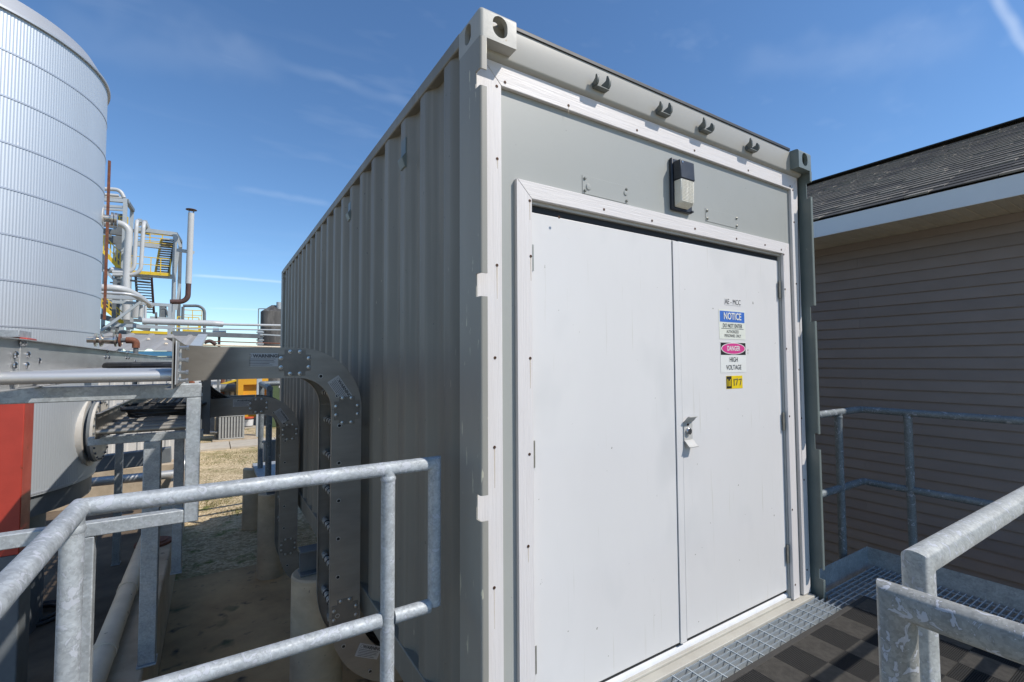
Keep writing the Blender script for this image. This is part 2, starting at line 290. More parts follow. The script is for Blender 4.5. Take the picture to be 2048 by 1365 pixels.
def inst(name, me, loc, parent=None, rot=None, scale=None):
    ob = bpy.data.objects.new(name, me); COL.objects.link(ob); ob.location = Vector(loc)-orgof(parent)
    if rot is not None: ob.rotation_euler = rot
    if scale is not None: ob.scale = scale
    if parent: ob.parent = parent
    ROOT[ob.name] = orgof(parent) if parent else Vector(loc)
    return ob
def thing(name, label, cat, loc=(0, 0, 0), group=None):
    o = bpy.data.objects.new(name, None); COL.objects.link(o); o.location = loc; o.empty_display_size = .1; ROOT[o.name] = Vector(loc); return tag(o, label, cat, group)
def text_mb(txt, size, align='CENTER', bold=0., sx=1.):
    cu = bpy.data.curves.new('t', 'FONT'); cu.body = txt; cu.size = size; cu.align_x = align; cu.align_y = 'CENTER'; cu.offset = bold; cu.resolution_u = 3
    ob = bpy.data.objects.new('t', cu); COL.objects.link(ob); dg = bpy.context.evaluated_depsgraph_get(); dg.update()
    me = bpy.data.meshes.new_from_object(ob.evaluated_get(dg)); vs = [Vector((v.co.x*sx, v.co.y, 0)) for v in me.vertices]; fs = [tuple(p.vertices) for p in me.polygons]
    bpy.data.objects.remove(ob); bpy.data.curves.remove(cu); bpy.data.meshes.remove(me); return vs, fs
def text_on(mb, txt, size, o, ux, uy, mi=0, bold=0., align='CENTER', sx=1., lift=.0012):
    vs, fs = text_mb(txt, size, align, bold, sx); ux, uy = Vector(ux).normalized(), Vector(uy).normalized(); n = ux.cross(uy); o = Vector(o)
    return mb.add([o+ux*v.x+uy*v.y+n*lift for v in vs], fs, mi)
X, Z = Vector((1, 0, 0)), Vector((0, 0, 1))
GZ = -1.40                                                     # the yard
# ================================================================== setting
mb = MB(); mb.box(-600, 600, -400, 1200, GZ-.3, GZ)
tag(obj('ground', mb, 'gravel_ground'), kind='structure')
mb = MB(); mb.box(-1.2, 3.2, -3.2, 2.4, GZ+.004, GZ+.012); mb.box(-1.2, 3.2, 2.412, 6.5, GZ+.004, GZ+.012)
tag(obj('concrete_pad', mb, 'concrete_pad', bevel=.006), kind='structure')
mb = MB(); mb.box(-9, -1.46, -2.5, 11.5, GZ+.004, GZ+.03)
M('floor_dark', (.19, .135, .085), (.10, .072, .048), 1.6, .9, bump=.25, bscale=22, bdist=.012)
tag(obj('containment_floor', mb, 'floor_dark'), kind='structure')
sw = bpy.data.objects.new('sidewalk', None); COL.objects.link(sw); sw['kind'] = 'structure'
yA, yB = at(450, 898, 2, GZ+.05).y, at(450, 884.5, 2, GZ+.05).y
slab = MB(); slab.box(-.735, .735, -(yB-yA)/2, (yB-yA)/2, 0, .06); slabm = mesh('slab', slab, 'sidewalk')
for i in range(12): inst('slab', slabm, (-7+i*1.5, (yA+yB)/2+i*.03, GZ), sw)
# ================================================================== container
H, WD, LN = 2.896, 2.438, 6.058
Y_HDR, Y_TRIM, Y_PAN, Y_DOOR = .055, .075, .094, .105
con = thing('shipping_container', 'grey corrugated shipping container converted to an electrical room with white double doors', 'container', (WD/2, LN/2, 0))
def corr(x_out, x_in, y0, y1, z0, z1):
    prof = [(x_in, y0)]; y = y0+.03; p = .0
    while y+.278 < y1-.02:
        prof += [(x_in, y), (x_out, y+.066), (x_out, y+.140), (x_in, y+.206)]; y += .278
    prof.append((x_in, y1)); mb = MB(); n = len(prof)
    vs = [(a, b, z0) for a, b in prof]+[(a, b, z1) for a, b in prof]
    return mb.add(vs, [(i, i+1, n+i+1, n+i) for i in range(n-1)])
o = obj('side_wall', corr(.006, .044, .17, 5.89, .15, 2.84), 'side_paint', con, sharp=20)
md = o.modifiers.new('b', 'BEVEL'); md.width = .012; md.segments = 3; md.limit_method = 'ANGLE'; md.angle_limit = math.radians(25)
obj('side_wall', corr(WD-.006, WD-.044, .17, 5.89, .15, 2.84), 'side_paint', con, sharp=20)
mb = MB(); mb.box(0, .06, .176, 5.885, 2.832, 2.893); obj('top_rail', mb, 'side_paint', con, .006)
mb = MB(); mb.box(WD-.06, WD, .176, 5.885, 2.832, 2.893); obj('top_rail', mb, 'side_paint', con, .006)
mb = MB(); mb.box(0, .055, .176, 5.885, .0, .155); obj('bottom_rail', mb, 'side_paint', con, .005)
mb = MB(); mb.box(WD-.055, WD, .176, 5.885, .0, .155); obj('bottom_rail', mb, 'side_paint', con, .005)
mb = MB(); mb.box(.058, WD-.058, .2, 5.9, .02, .13); obj('floor', mb, 'steel_dark', con)
mb = MB(); mb.box(.17, WD-.17, 6.0, 6.04, 0, 2.88); obj('end_wall', mb, 'side_paint', con)
mb = MB(); n = 0; prof = []; y = .13
while y < 5.95: prof += [(y, 2.872), (y+.05, 2.886), (y+.10, 2.886), (y+.15, 2.872)]; y += .209
mb.add([(.062, a, b) for a, b in prof]+[(WD-.062, a, b) for a, b in prof], [(i, i+1, len(prof)+i+1, len(prof)+i) for i in range(len(prof)-1)]); obj('roof', mb, 'side_paint', con, sharp=20)
# corner posts: a J-shaped folded plate with the old hinge cut-outs
def arc(cx, cy, r, a0, a1, n=6): return [(cx+r*math.cos(a0+(a1-a0)*k/n), cy+r*math.sin(a0+(a1-a0)*k/n)) for k in range(n+1)]
def post(flip, notches, rear=False):
    fx = (lambda p, z: (WD-p[0], p[1], z)) if flip else (lambda p, z: (p[0], p[1], z))
    full = [(0, .172)]+arc(.010, .010, .010, PI, 1.5*PI)+[(.029, 0), (.029, .006)]+arc(.010, .010, .004, 1.5*PI, PI)+[(.006, .172)]
    cut = [(0, .172), (0, .036), (.006, .036), (.006, .172)]
    mb = MB(); z = .0; tops = H-.118
    for (a, b) in notches+[(tops, tops)]:
        if a > z: mb.prism(full, fx, z, a)
        if b > a: mb.prism(cut, fx, a, b)
        z = b
    mb.prism([(.0065, .0965), (.05, .0965), (.05, .171), (.0065, .171)], fx, 0, tops)
    return mb
def zof(py, px, x): return at(px, py, 0, x).z if False else at(px, py, 1, 0).z
nl = sorted((zof(b, 958, 0), zof(a, 958, 0)) for a, b in ((134, 168), (545, 592), (994, 1046)))
nr = sorted((zof(b, px, 0), zof(a, px, 0)) for a, b, px in ((366, 396, 1628), (612, 643, 1636), (868, 900, 1644), (1138, 1160, 1654)))
nl = [(max(.12, nl[0][0]-.72), max(.2, nl[0][0]-.64))]+nl
obj('corner_post', post(False, nl), 'post_paint', con, sharp=25, label='grey front corner post with hinge cut-outs and chipped paint')
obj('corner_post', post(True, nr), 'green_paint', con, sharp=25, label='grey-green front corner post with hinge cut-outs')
for x0 in (0, WD-.06):
    mb = MB(); mb.box(x0, x0+.06, 5.89, 6.05, 0, H-.118); obj('corner_post', mb, 'post_paint', con, .012)
# corner castings with rounded outer edges and oval apertures
def casting():
    bm = bmesh.new(); bmesh.ops.create_cube(bm, size=1)
    for v in bm.verts: v.co = Vector(((v.co.x+.5)*.162, (v.co.y+.5)*.178, (v.co.z+.5)*.118))
    es = [e for e in bm.edges if sum(1 for v in e.verts if v.co.x < .001) == 2 and sum(1 for v in e.verts if v.co.y < .001) == 2 or (sum(1 for v in e.verts if v.co.z > .117) == 2 and (sum(1 for v in e.verts if v.co.x < .001) == 2 or sum(1 for v in e.verts if v.co.y < .001) == 2))]
    bmesh.ops.bevel(bm, geom=es, offset=.016, segments=4, affect='EDGES', profile=.5)
    me = bpy.data.meshes.new('c'); bm.to_mesh(me); bm.free(); base = bpy.data.objects.new('c', me); COL.objects.link(base); cut = []
    def cutter(mb):
        m_ = bpy.data.meshes.new('k'); m_.from_pydata(mb.v, [], mb.f); finish(m_, None); c = bpy.data.objects.new('k', m_); COL.objects.link(c); cut.append(c)
        md = base.modifiers.new('b', 'BOOLEAN'); md.operation = 'DIFFERENCE'; md.object = c; md.solver = 'EXACT'
    mb = MB(); mb.box(.022, .146, .022, .16, .018, .100); cutter(mb)
    def oval(w, h, n=10): return [(w/2*math.cos(a) if True else 0, (h/2-w/2)*(1 if s > 0 else -1)+w/2*math.sin(a)) for s in (1, -1) for a in [(0 if s > 0 else PI)+PI*k/n for k in range(n+1)]]
    ov = oval(.066, .086); mb = MB(); mb.prism([(p[0]*.5/.5, p[1]) for p in ov], lambda p, t: (.088+p[0], t, .062+p[1]*.98), -.02, .05); cutter(mb)
    ov = oval(.052, .080); mb = MB(); mb.prism(ov, lambda p, t: (t, .100+p[0], .060+p[1]), -.02, .05); cutter(mb)
    ov = oval(.062, .105); mb = MB(); mb.prism(ov, lambda p, t: (.085+p[0], .09+p[1], t), .07, .15); cutter(mb)
    dg = bpy.context.evaluated_depsgraph_get(); dg.update(); out = bpy.data.meshes.new_from_object(base.evaluated_get(dg))
    for c in cut+[base]: bpy.data.objects.remove(c)
    out.materials.clear(); out.materials.append(MATS['casting_paint']); return finish(out, 30)
cm = casting(); cmr = cm.copy()
for v in cmr.vertices: v.co.x *= -1
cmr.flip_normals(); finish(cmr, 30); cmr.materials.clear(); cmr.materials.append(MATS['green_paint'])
inst('corner_casting', cm, (0, 0, H-.118), con); inst('corner_casting', cmr, (WD, 0, H-.118), con)
inst('corner_casting', cm, (0, LN, H-.118), con, (0, 0, 0), (1, -1, 1)); inst('corner_casting', cmr, (WD, LN, H-.118), con, None, (1, -1, 1))
# header
hb = [(Y_HDR, 2.896), (Y_HDR, 2.772), (Y_HDR+.004, 2.763), (Y_HDR+.016, 2.755), (Y_PAN-.002, 2.752), (Y_PAN-.002, 2.896)]
mb = MB(); mb.prism(hb, lambda p, t: (t, p[0], p[1]), .029, WD-.029); obj('door_header', mb, 'header_paint', con, sharp=60)
mb = MB(); mb.box(.165, WD-.165, Y_HDR-.006, Y_HDR+.05, 2.897, 2.914); obj('roof_edge', mb, 'roof_black', con, .002)
mb = MB(); mb.box(.05, WD-.05, Y_PAN+.03, Y_PAN+.2, 2.0, 2.75); mb.box(.05, WD-.05, Y_PAN+.12, Y_PAN+.2, .09, 1.99)
obj('backing_board', mb, 'steel_dark', con)
# white trim: outer frame and door casing
TXi, TXo = (.137, 2.318), (.008, 2.402); TZi, TZo = 2.664, 2.754
CXi, CXo = (.281, 2.200), (.208, 2.272); CZi, CZo = 2.232, 2.304
fy = lambda p, t: (p[0], t, p[1])
def boards(xi, xo, zi, zo, zb, nm, mit=None):
    d = zo-zi; g = .0012
    mx0, mx1 = (mit or (xi[0]-d, xi[1]+d))
    mb = MB(); mb.prism([(xo[0], zb), (xi[0], zb), (xi[0], zi-g), (mx0, zo-g), (xo[0], zo-g)], fy, Y_TRIM, Y_PAN-.0005); obj(nm, mb, 'trim_v', con, .0025)
    mb = MB(); mb.prism([(xi[1], zb), (xo[1], zb), (xo[1], zo-g), (mx1, zo-g), (xi[1], zi-g)], fy, Y_TRIM, Y_PAN-.0005); obj(nm, mb, 'trim_v', con, .0025)
    mb = MB(); mb.prism([(xi[0], zi), (xi[1], zi), (mx1-g, zo), (mx0+g, zo)], fy, Y_TRIM, Y_PAN-.0005); obj(nm, mb, 'trim_h', con, .0025)
boards(TXi, TXo, TZi, TZo, .101, 'trim_board'); boards(CXi, CXo, CZi, CZo, .101, 'door_casing')
mb = MB(); mb.prism([(.05, .095), (.278, .095), (.278, 2.235), (2.203, 2.235), (2.203, .095), (2.39, .095), (2.39, 2.751), (.05, 2.751)], fy, Y_PAN, Y_PAN+.028)
obj('wall_panel', mb, 'front_paint', con)
# door frame, gasket, doors
mb = MB(); mb.box(.2785, .2865, Y_PAN+.001, Y_PAN+.09, .10, 2.234); mb.box(2.1945, 2.2025, Y_PAN+.001, Y_PAN+.09, .10, 2.234); mb.box(.287, 2.194, Y_PAN+.001, Y_PAN+.05, 2.219, 2.234); obj('door_frame', mb, 'pull_paint', con)
mb = MB(); mb.box(.288, 2.193, Y_DOOR+.012, Y_DOOR+.04, .1345, .154); obj('door_gap_shade', mb, 'black_rubber', con)  # black strip stands in for the dark, shaded recess under the doors
mb = MB(); mb.box(.288, 2.193, Y_DOOR+.006, Y_DOOR+.03, 2.192, 2.217); obj('gasket', mb, 'black_rubber', con)
DZ0, DZ1 = .155, 2.188
def leaf(x0, x1, name, lab):
    mb = MB(); mb.box(x0, x1, Y_DOOR, Y_DOOR+.045, DZ0, DZ1); return obj(name, mb, 'door_white', con, .003, label=lab)
XM = at(1363, 900, 1, Y_DOOR).x
dl = leaf(.2885, XM-.004, 'door', 'wide white left door leaf with a flat cover strip along its edge'); dr = leaf(XM+.011, 2.1915, 'door', 'white right door leaf carrying the signs and the lock')
xs = at(1352, 900, 1, Y_DOOR).x
mb = MB(); mb.box(xs, XM+.0035, Y_DOOR-.0065, Y_DOOR-.0004, DZ0-.004, DZ1-.004); obj('cover_strip', mb, 'door_white', dl, .001)
mb = MB(); mb.box(xs-.0022, xs-.0003, Y_DOOR-.0012, Y_DOOR-.0002, DZ0, DZ1); obj('strip_edge_shade', mb, 'steel_dark', dl)  # dark line paints a thin shadow along the cover strip's left edge
mb = MB(); mb.box(XM-.003, XM+.0105, Y_DOOR+.006, Y_DOOR+.03, DZ0, DZ1+.003); obj('seam', mb, 'black_rubber', dl)
mb = MB(); mb.box(XM+.013, 2.189, Y_DOOR+.004, Y_DOOR+.04, DZ1+.0005, DZ1+.004); obj('top_channel', mb, 'steel_grey', dr)
hm = MB()
for k in range(5): hm.lathe([(.0001, k*.0228), (.0062, k*.0228), (.0062, k*.0228+.021), (.0001, k*.0228+.021)], (0, 0, -.057), n=10)
hm.box(.001, .018, .004, .008, -.055, .055); hmm = mesh('hinge', hm, 'hinge_metal')
for py in (516, 909, 1322): inst('hinge', hmm, (.2895, Y_DOOR-.007, at(1066, py, 1, Y_DOOR).z), dl)
for py in (582, 842, 1108): inst('hinge', hmm, (2.1925, Y_DOOR-.007, at(1570, py, 1, Y_DOOR).z), dr, (0, 0, PI))
# door pull with curled ends and lock cylinder
hx0, hx1 = XM+.018, XM+.085; hz1, hz0 = at(1388, 834, 1, Y_DOOR-.03).z, at(1388, 893, 1, Y_DOOR-.03).z
prof = [(-.004, hz0+.028)]+[(-.004-.034*math.sin(a), hz0+.028-.022*(1-math.cos(a))-.004*a) for a in [k*PI/2/6 for k in range(1, 7)]]
low = [(p[0], p[1]) for p in prof]; lo2 = [(p[0]+.0045, p[1]-.0045) for p in prof]
mb = MB(); full = [(-.0005, hz0+.03), (-.0005, hz1-.03)]
side = [(-.0045-.036*(k/8)**.7*1.0, hz0+.030-.030*math.sin(k/8*PI/2)) for k in range(9)]
top = [(-.0045-.036*(k/8)**.7, hz1-.030+.030*math.sin(k/8*PI/2)) for k in range(9)]
outer = side[::-1]+top
inner = [(p[0]+.0042 if i not in (0, len(outer)-1) else p[0]+.001, p[1]+(.0042 if p[1] > (hz0+hz1)/2 else -.0042)) for i, p in enumerate(outer)]
n = len(outer); mb.add([(hx0, Y_DOOR+p[0], p[1]) for p in outer]+[(hx1, Y_DOOR+p[0], p[1]) for p in outer]+[(hx0, Y_DOOR+p[0], p[1]) for p in inner]+[(hx1, Y_DOOR+p[0], p[1]) for p in inner],
       [(i, i+1, n+i+1, n+i) for i in range(n-1)]+[(2*n+i, 3*n+i, 3*n+i+1, 2*n+i+1) for i in range(n-1)]+[(i, 2*n+i, 2*n+i+1, i+1) for i in range(n-1)]+[(n+i, n+i+1, 3*n+i+1, 3*n+i) for i in range(n-1)]+[(0, n, 3*n, 2*n), (n-1, 3*n-1, 4*n-1, 2*n-1)])
obj('door_pull', mb, 'pull_paint', dr, sharp=50)
mz = (hz0+hz1)/2; mb = MB(); mb.lathe([(.019, -.0005), (.019, .010), (.016, .013), (.0001, .013)], ((hx0+hx1)/2-.004, Y_DOOR-.0046, mz), (0, -1, 0), 20); mb.box((hx0+hx1)/2-.0055, (hx0+hx1)/2-.0025, Y_DOOR-.0186, Y_DOOR-.0182, mz-.006, mz+.006); obj('lock_cylinder', mb, 'chrome', dr)
mb = MB(); mb.lathe([(.006, 0), (.006, .003), (.0001, .003)], ((hx0+hx1)/2-.004, Y_DOOR-.0046, mz+.034), (0, -1, 0), 12); obj('bolt', mb, 'screw', dr)
# threshold and sill
mb = MB(); mb.prism([(.16, .134), (.120, .134), (.108, .129), (.105, .122), (.105, .1105), (.16, .1105)], lambda p, t: (t, p[0], p[1]), .29, 2.192); obj('threshold', mb, 'saddle_white', con, sharp=30)
mb = MB(); mb.box(.05, 2.39, .040, .20, -.0, .097); mb.box(.29, 2.192, .086, .2, .0972, .110); obj('sill', mb, 'sill_beige', con, .003)
# screws in the trim
sm = MB(); sm.lathe([(.0062, -.0001), (.0062, .0012), (.0045, .0016), (.0015, .0002), (.0001, .0002)], (0, 0, 0), (0, -1, 0), 10); smm = mesh('screw', sm, 'screw')
def screw(px, py):
    p = at(px, py, 1, Y_TRIM); inst('screw', smm, (p.x, Y_TRIM, p.z), con)
for a in ((1010, 165), (1137, 211.5), (1274, 261), (1389, 301.5), (1496.5, 341.5), (1580, 373), (993.5, 173), (994.5, 318), (994, 531), (990, 716), (989, 895), (988.5, 1176), (1585.5, 381), (1588, 445), (1592.5, 568), (1598, 740), (1603, 837), (1608, 960), (1614, 1140),
          (1059.5, 402), (1061.5, 513), (1060.5, 717), (1059, 909), (1056.5, 1093), (1118, 435), (1208, 419.5), (1304, 442), (1390, 458), (1473, 478), (1530, 490.5), (1562.5, 500), (1567.5, 509.5), (1570, 579), (1573, 698), (1579, 833), (1584.5, 1020), (1590.5, 1170)): screw(*a)
m_ = M('rust_film', (.60, .50, .36), (.66, .58, .47), 40, .7); m_.node_tree.nodes['Principled BSDF'].inputs['Alpha'].default_value = .55
random.seed(5)
for (px, py) in ((994.5, 318), (994, 531), (989, 895), (988.5, 1176), (1061.5, 513), (1060.5, 717), (1056.5, 1093), (1137, 211.5), (1567.5, 509.5), (1570, 579), (1059.5, 402), (1592.5, 568)):
    p = at(px, py, 1, Y_TRIM); L_ = random.uniform(.05, .16) if py > 400 else .04; w_ = random.uniform(.0018, .003); mb = MB(); mb.add([(p.x-w_, Y_TRIM-.0007, p.z-.006), (p.x+w_, Y_TRIM-.0007, p.z-.006), (p.x+w_*.5, Y_TRIM-.0007, p.z-L_), (p.x-w_*.3, Y_TRIM-.0007, p.z-L_)], [(0, 1, 2, 3)]); obj('rust_stain', mb, 'rust_film', con)
# cover plates over old penetrations
def plate(x0, y0, x1, y1, lab):
    a, b = at(x0, y0, 1, Y_PAN), at(x1, y1, 1, Y_PAN); mb = MB(); mb.box(a.x, b.x, Y_PAN-.0022, Y_PAN-.0006, min(a.z, b.z), max(a.z, b.z)); p = obj('cover_plate', mb, 'front_paint', con, .0006, label=lab)
    for xx in (a.x+.014, b.x-.012):
        for zz in (max(a.z, b.z)-.014, min(a.z, b.z)+.014): mb = MB(); mb.lathe([(.007, 0), (.007, .005), (.004, .007), (.0001, .007)], (xx, Y_PAN-.0022, zz), (0, -1, 0), 6); obj('bolt', mb, 'hinge_metal', p)
    return p, a, b
p1, a, b = plate(1164, 350, 1256, 409, 'grey cover plate bolted left of the wall lamp')
for (xx, zz, r) in ((a.x+.035, a.z-.05, .016), (b.x-.018, b.z+.05, .013)):
    mb = MB(); mb.lathe([(r, 0), (r*.8, .004), (.0001, .005)], (xx, Y_PAN-.0022, zz), (0, -1, 0), 14); obj('plug', mb, 'front_paint', p1)
plate(1410, 416, 1475, 458, 'grey cover plate bolted right of the wall lamp')
# cam keepers on the header
def keeper(px, py, flip):
    p = at(px, py, 1, Y_HDR); s = -1 if flip else 1; mb = MB(); y = Y_HDR
    p.z += .012; mb.box(p.x-.046, p.x+.046, y-.034, y-.0005, p.z-.030, p.z-.022); mb.box(p.x-.05, p.x+.05, y-.008, y-.0005, p.z-.022, p.z+.0)
    for i, (xx, hh) in enumerate(((-.036, .036), (.030, .052))):
        xx *= s
        poly = [(0, -.022), (-.034, -.022), (-.044, -.008), (-.046, hh*.45), (-.038, hh*.95), (-.030, hh), (-.024, hh*.5), (-.008, hh*.35), (0, hh*.3)]
        mb.prism(poly, lambda q, t: (p.x+xx+t-.25*q[0]*(1 if i else -1)*s, y+q[0]-.0006, p.z+q[1]), -.008, .008)
    for i_, v in enumerate(mb.v): mb.v[i_] = (p.x+(v[0]-p.x)*.82, y+(v[1]-y)*.9, p.z+(v[2]-p.z)*.8)
    return obj('cam_keeper', mb, 'keeper_paint', con, .002)
keeper(1197, 178, False); keeper(1322, 229, False); keeper(1406, 263, True); keeper(1498, 301, True)
# ventilators on the side wall
def vent(px, py0, py1):
    a, b = at(px, py0, 0, .03), at(px, py1, 0, .03); mb = MB(); y = (a.y+b.y)/2
    mb.prism([(.0435, a.z), (.004, a.z-.01), (.004, b.z+.075), (-.016, b.z+.045), (.0, b.z), (.0435, b.z-.01)], lambda q, t: (q[0], t, q[1]), y-.035, y+.035)
    v = obj('ventilator', mb, 'green_paint', con, .003); mb = MB(); mb.box(.012, .0435, y-.02, y+.02, a.z+.001, a.z+.03); obj('fixing_lug', mb, 'rust', v); mb = MB(); mb.box(.01, .0435, y-.012, y+.012, b.z-.045, b.z-.011); obj('fixing_lug', mb, 'casting_paint', v)
vent(816, 278, 340); vent(706, 404, 442)
# ================================================================== wall lamp
pA, pB = at(1337, 317, 1, Y_PAN), at(1378, 418, 1, Y_PAN); lx0 = pA.x
wl = thing('wall_lamp', 'black wall lamp with ribbed cream lens above the double doors', 'wall lamp', (lx0+.08, Y_PAN, pB.z))
z1, z0 = pA.z, pA.z-.272
sx0 = at(1346, 340, 1, Y_PAN-.020).x; fyl = Y_PAN-.02
while at(1362, 340, 1, fyl).x > sx0: fyl -= .001
sx1 = at(1390, 340, 1, fyl).x; bx1 = at(1378, 400, 1, Y_PAN).x; dp = Y_PAN-fyl
mb = MB(); mb.box(lx0, max(bx1, sx1-.005), Y_PAN-.020, Y_PAN-.0006, z0, z1); obj('back_plate', mb, 'bronze', wl, .006)
zt_ = at(1362, 317, 1, fyl).z; zm_ = at(1362, 355, 1, fyl).z; zb_ = at(1362, 404, 1, fyl).z
mb = MB(); mb.prism([(Y_PAN-.0205, zt_), (fyl+.004, zt_), (fyl, zm_), (Y_PAN-.0205, zm_)], lambda q, t: (t, q[0], q[1]), sx0, sx1); hood = obj('hood', mb, 'bronze', wl, .005)
mb = MB(); mb.lathe([(.005, 0), (.005, .003), (.0001, .003)], (sx0+.016, fyl+.0035, zt_-.014), (0, -1, 0), 8); obj('screw', mb, 'bolt', hood)
mb = MB(); mb.prism([(Y_PAN-.0205, zm_-.0006), (fyl+.002, zm_-.0006), (fyl+.006, zb_+.012), (fyl+.016, zb_), (Y_PAN-.0205, zb_-.012)], lambda q, t: (t, q[0], q[1]), sx0+.003, sx1-.003); ln = obj('lens', mb, 'lens', wl, .006)
rw_ = (sx1-sx0)/2-.010; rb = MB(); rb.box(-rw_, rw_, -.0013, .001, -.0016, .0016); rbm = mesh('prism_rib', rb, 'lens'); nrib = 15
for k in range(nrib): u = (k+.8)/(nrib+1); inst('prism_rib', rbm, ((sx0+sx1)/2, fyl+.0018+.004*u, zm_+(zb_+.012-zm_)*u), ln)
for zz in (z1-.010, z0+.008): mb = MB(); mb.lathe([(.007, 0), (.007, .01), (.0001, .012)], (max(bx1, sx1-.005)-.009, Y_PAN-.020, zz), (0, -1, 0), 8); obj('lug', mb, 'bronze', wl)
# ================================================================== signs on the right door
YS = Y_DOOR-.0012
def rect(x0, y0, x1, y1):
    a, b = at(x0, y0, 1, Y_DOOR), at(x1, y1, 1, Y_DOOR); return a.x, b.x, b.z, a.z
def panel(mb, x0, x1, z0, z1, k=0, mi=0): mb.box(x0, x1, YS-.0004*k, YS-.0004*k+.0008, z0, z1, mi)
# door label
xa, xb, za, zb = rect(1450, 599, 1480, 611); t = thing('door_label', 'small door label reading AE - MCC above the notice sign', 'label', ((xa+xb)/2, YS, za))
mb = MB(); panel(mb, xa-.004, xb+.006, za-.006, zb+.006); obj('backing', mb, 'door_white', t)
mb = MB(); text_on(mb, 'AE - MCC', .043, ((xa+xb)/2, YS, (za+zb)/2), X, Z, sx=.84); obj('lettering', mb, 'ink_grey', t)
# notice sign
x0, x1 = rect(1437, 617, 1491, 680)[:2]; z1 = at(1464, 621, 1, Y_DOOR).z; z0 = at(1464, 679, 1, Y_DOOR).z; w, h, cx = x1-x0, z1-z0, (x0+x1)/2
t = thing('notice_sign', 'white notice sign with blue header, do not enter authorized personnel only', 'sign', (cx, YS, z0))
mb = MB(); panel(mb, x0, x1, z0, z1); obj('panel', mb, 'sign_cream', t)
mb = MB(); panel(mb, x0+.008, x1-.008, z1-h*.42, z1-.008, 1); obj('header', mb, 'sign_blue', t)
mb = MB(); text_on(mb, 'NOTICE', h*.33, (cx, YS-.0008, z1-h*.225), X, Z, bold=.0012, sx=.84); obj('lettering', mb, 'sign_white', t, label='white lettering NOTICE')
mb = MB(); text_on(mb, 'DO NOT ENTER', h*.19, (cx, YS, z1-h*.545), X, Z, bold=.0003, sx=.80); mb.box(x0+.02, x1-.02, YS-.0012, YS-.0004, z1-h*.645, z1-h*.632)
text_on(mb, 'AUTHORIZED', h*.145, (cx, YS, z1-h*.745), X, Z, bold=.0, sx=.78); text_on(mb, 'PERSONNEL ONLY', h*.145, (cx, YS, z1-h*.885), X, Z, bold=.0, sx=.78); obj('lettering', mb, 'ink_grey', t, label='black lettering DO NOT ENTER AUTHORIZED PERSONNEL ONLY')
# danger sign
x0, x1 = rect(1440, 684, 1492.5, 745)[:2]; z1 = at(1465, 685, 1, Y_DOOR).z; z0 = at(1465, 745.5, 1, Y_DOOR).z; w, h, cx = x1-x0, z1-z0, (x0+x1)/2
t = thing('danger_sign', 'white danger high voltage sign with pink oval on black header', 'sign', (cx, YS, z0))
mb = MB(); panel(mb, x0, x1, z0, z1); obj('panel', mb, 'sign_white', t)
mb = MB(); panel(mb, x0+.003, x1-.003, z1-h*.42, z1-.003, 1); obj('header', mb, 'sign_black', t)
def ell(mb, rx, rz, y, mi): mb.add([(cx, y, z1-h*.21)]+[(cx+rx*math.cos(2*PI*k/40), y, z1-h*.21+rz*math.sin(2*PI*k/40)) for k in range(40)], [(0, (k+1) % 40+1, k+1) for k in range(40)], mi)
mb = MB(); ell(mb, w*.475, h*.192, YS-.0010, 0); ell(mb, w*.445, h*.172, YS-.0014, 1); obj('oval', mb, ['sign_white', 'sign_pink'], t)
mb = MB(); text_on(mb, 'DANGER', h*.22, (cx, YS-.0008, z1-h*.21), X, Z, bold=.0008, sx=.80); obj('lettering', mb, 'sign_white', t, label='white lettering DANGER')
mb = MB(); text_on(mb, 'HIGH', h*.225, (cx, YS, z1-h*.58), X, Z, bold=.0, sx=.85); text_on(mb, 'VOLTAGE', h*.225, (cx, YS, z1-h*.835), X, Z, bold=.0, sx=.85); obj('lettering', mb, 'sign_black', t, label='black lettering HIGH VOLTAGE')
# yellow tag
x0, x1 = rect(1452, 752, 1485, 777)[:2]; z1 = at(1468, 752, 1, Y_DOOR).z; z0 = at(1468, 777.5, 1, Y_DOOR).z; w, h, cx = x1-x0, z1-z0, (x0+x1)/2
t = thing('number_tag', 'small yellow tag with handwritten 177 under the danger sign', 'tag', (cx, YS, z0))
mb = MB(); panel(mb, x0, x1, z0, z1); obj('panel', mb, 'sign_yellow', t); mb = MB(); panel(mb, x0+.002, x0+w*.32, z0+.002, z1-.002, 1); obj('stripe', mb, 'sign_black', t)
mb = MB(); yq = YS-.0012
for (pts) in ([(.46, .75), (.47, .22)], [(.52, .72), (.68, .75), (.60, .25)], [(.76, .70), (.92, .74), (.83, .25)]):
    mb.tube([(x0+w*a, yq, z0+h*b) for a, b in pts], .0022, 5)
obj('lettering', mb, 'ink_grey', t, label='handwritten number 177')
mb = MB(); text_on(mb, 'ARC', .018, (x0+w*.10, YS-.0004, z0+h*.5), Z, -X, sx=1.0) if False else None
for k in range(3): mb.box(x0+w*(.06+.08*k), x0+w*(.095+.08*k), YS-.0016, YS-.0006, z0+h*.2, z0+h*(.75-.12*(k % 2)))
obj('print', mb, 'sign_yellow', t)
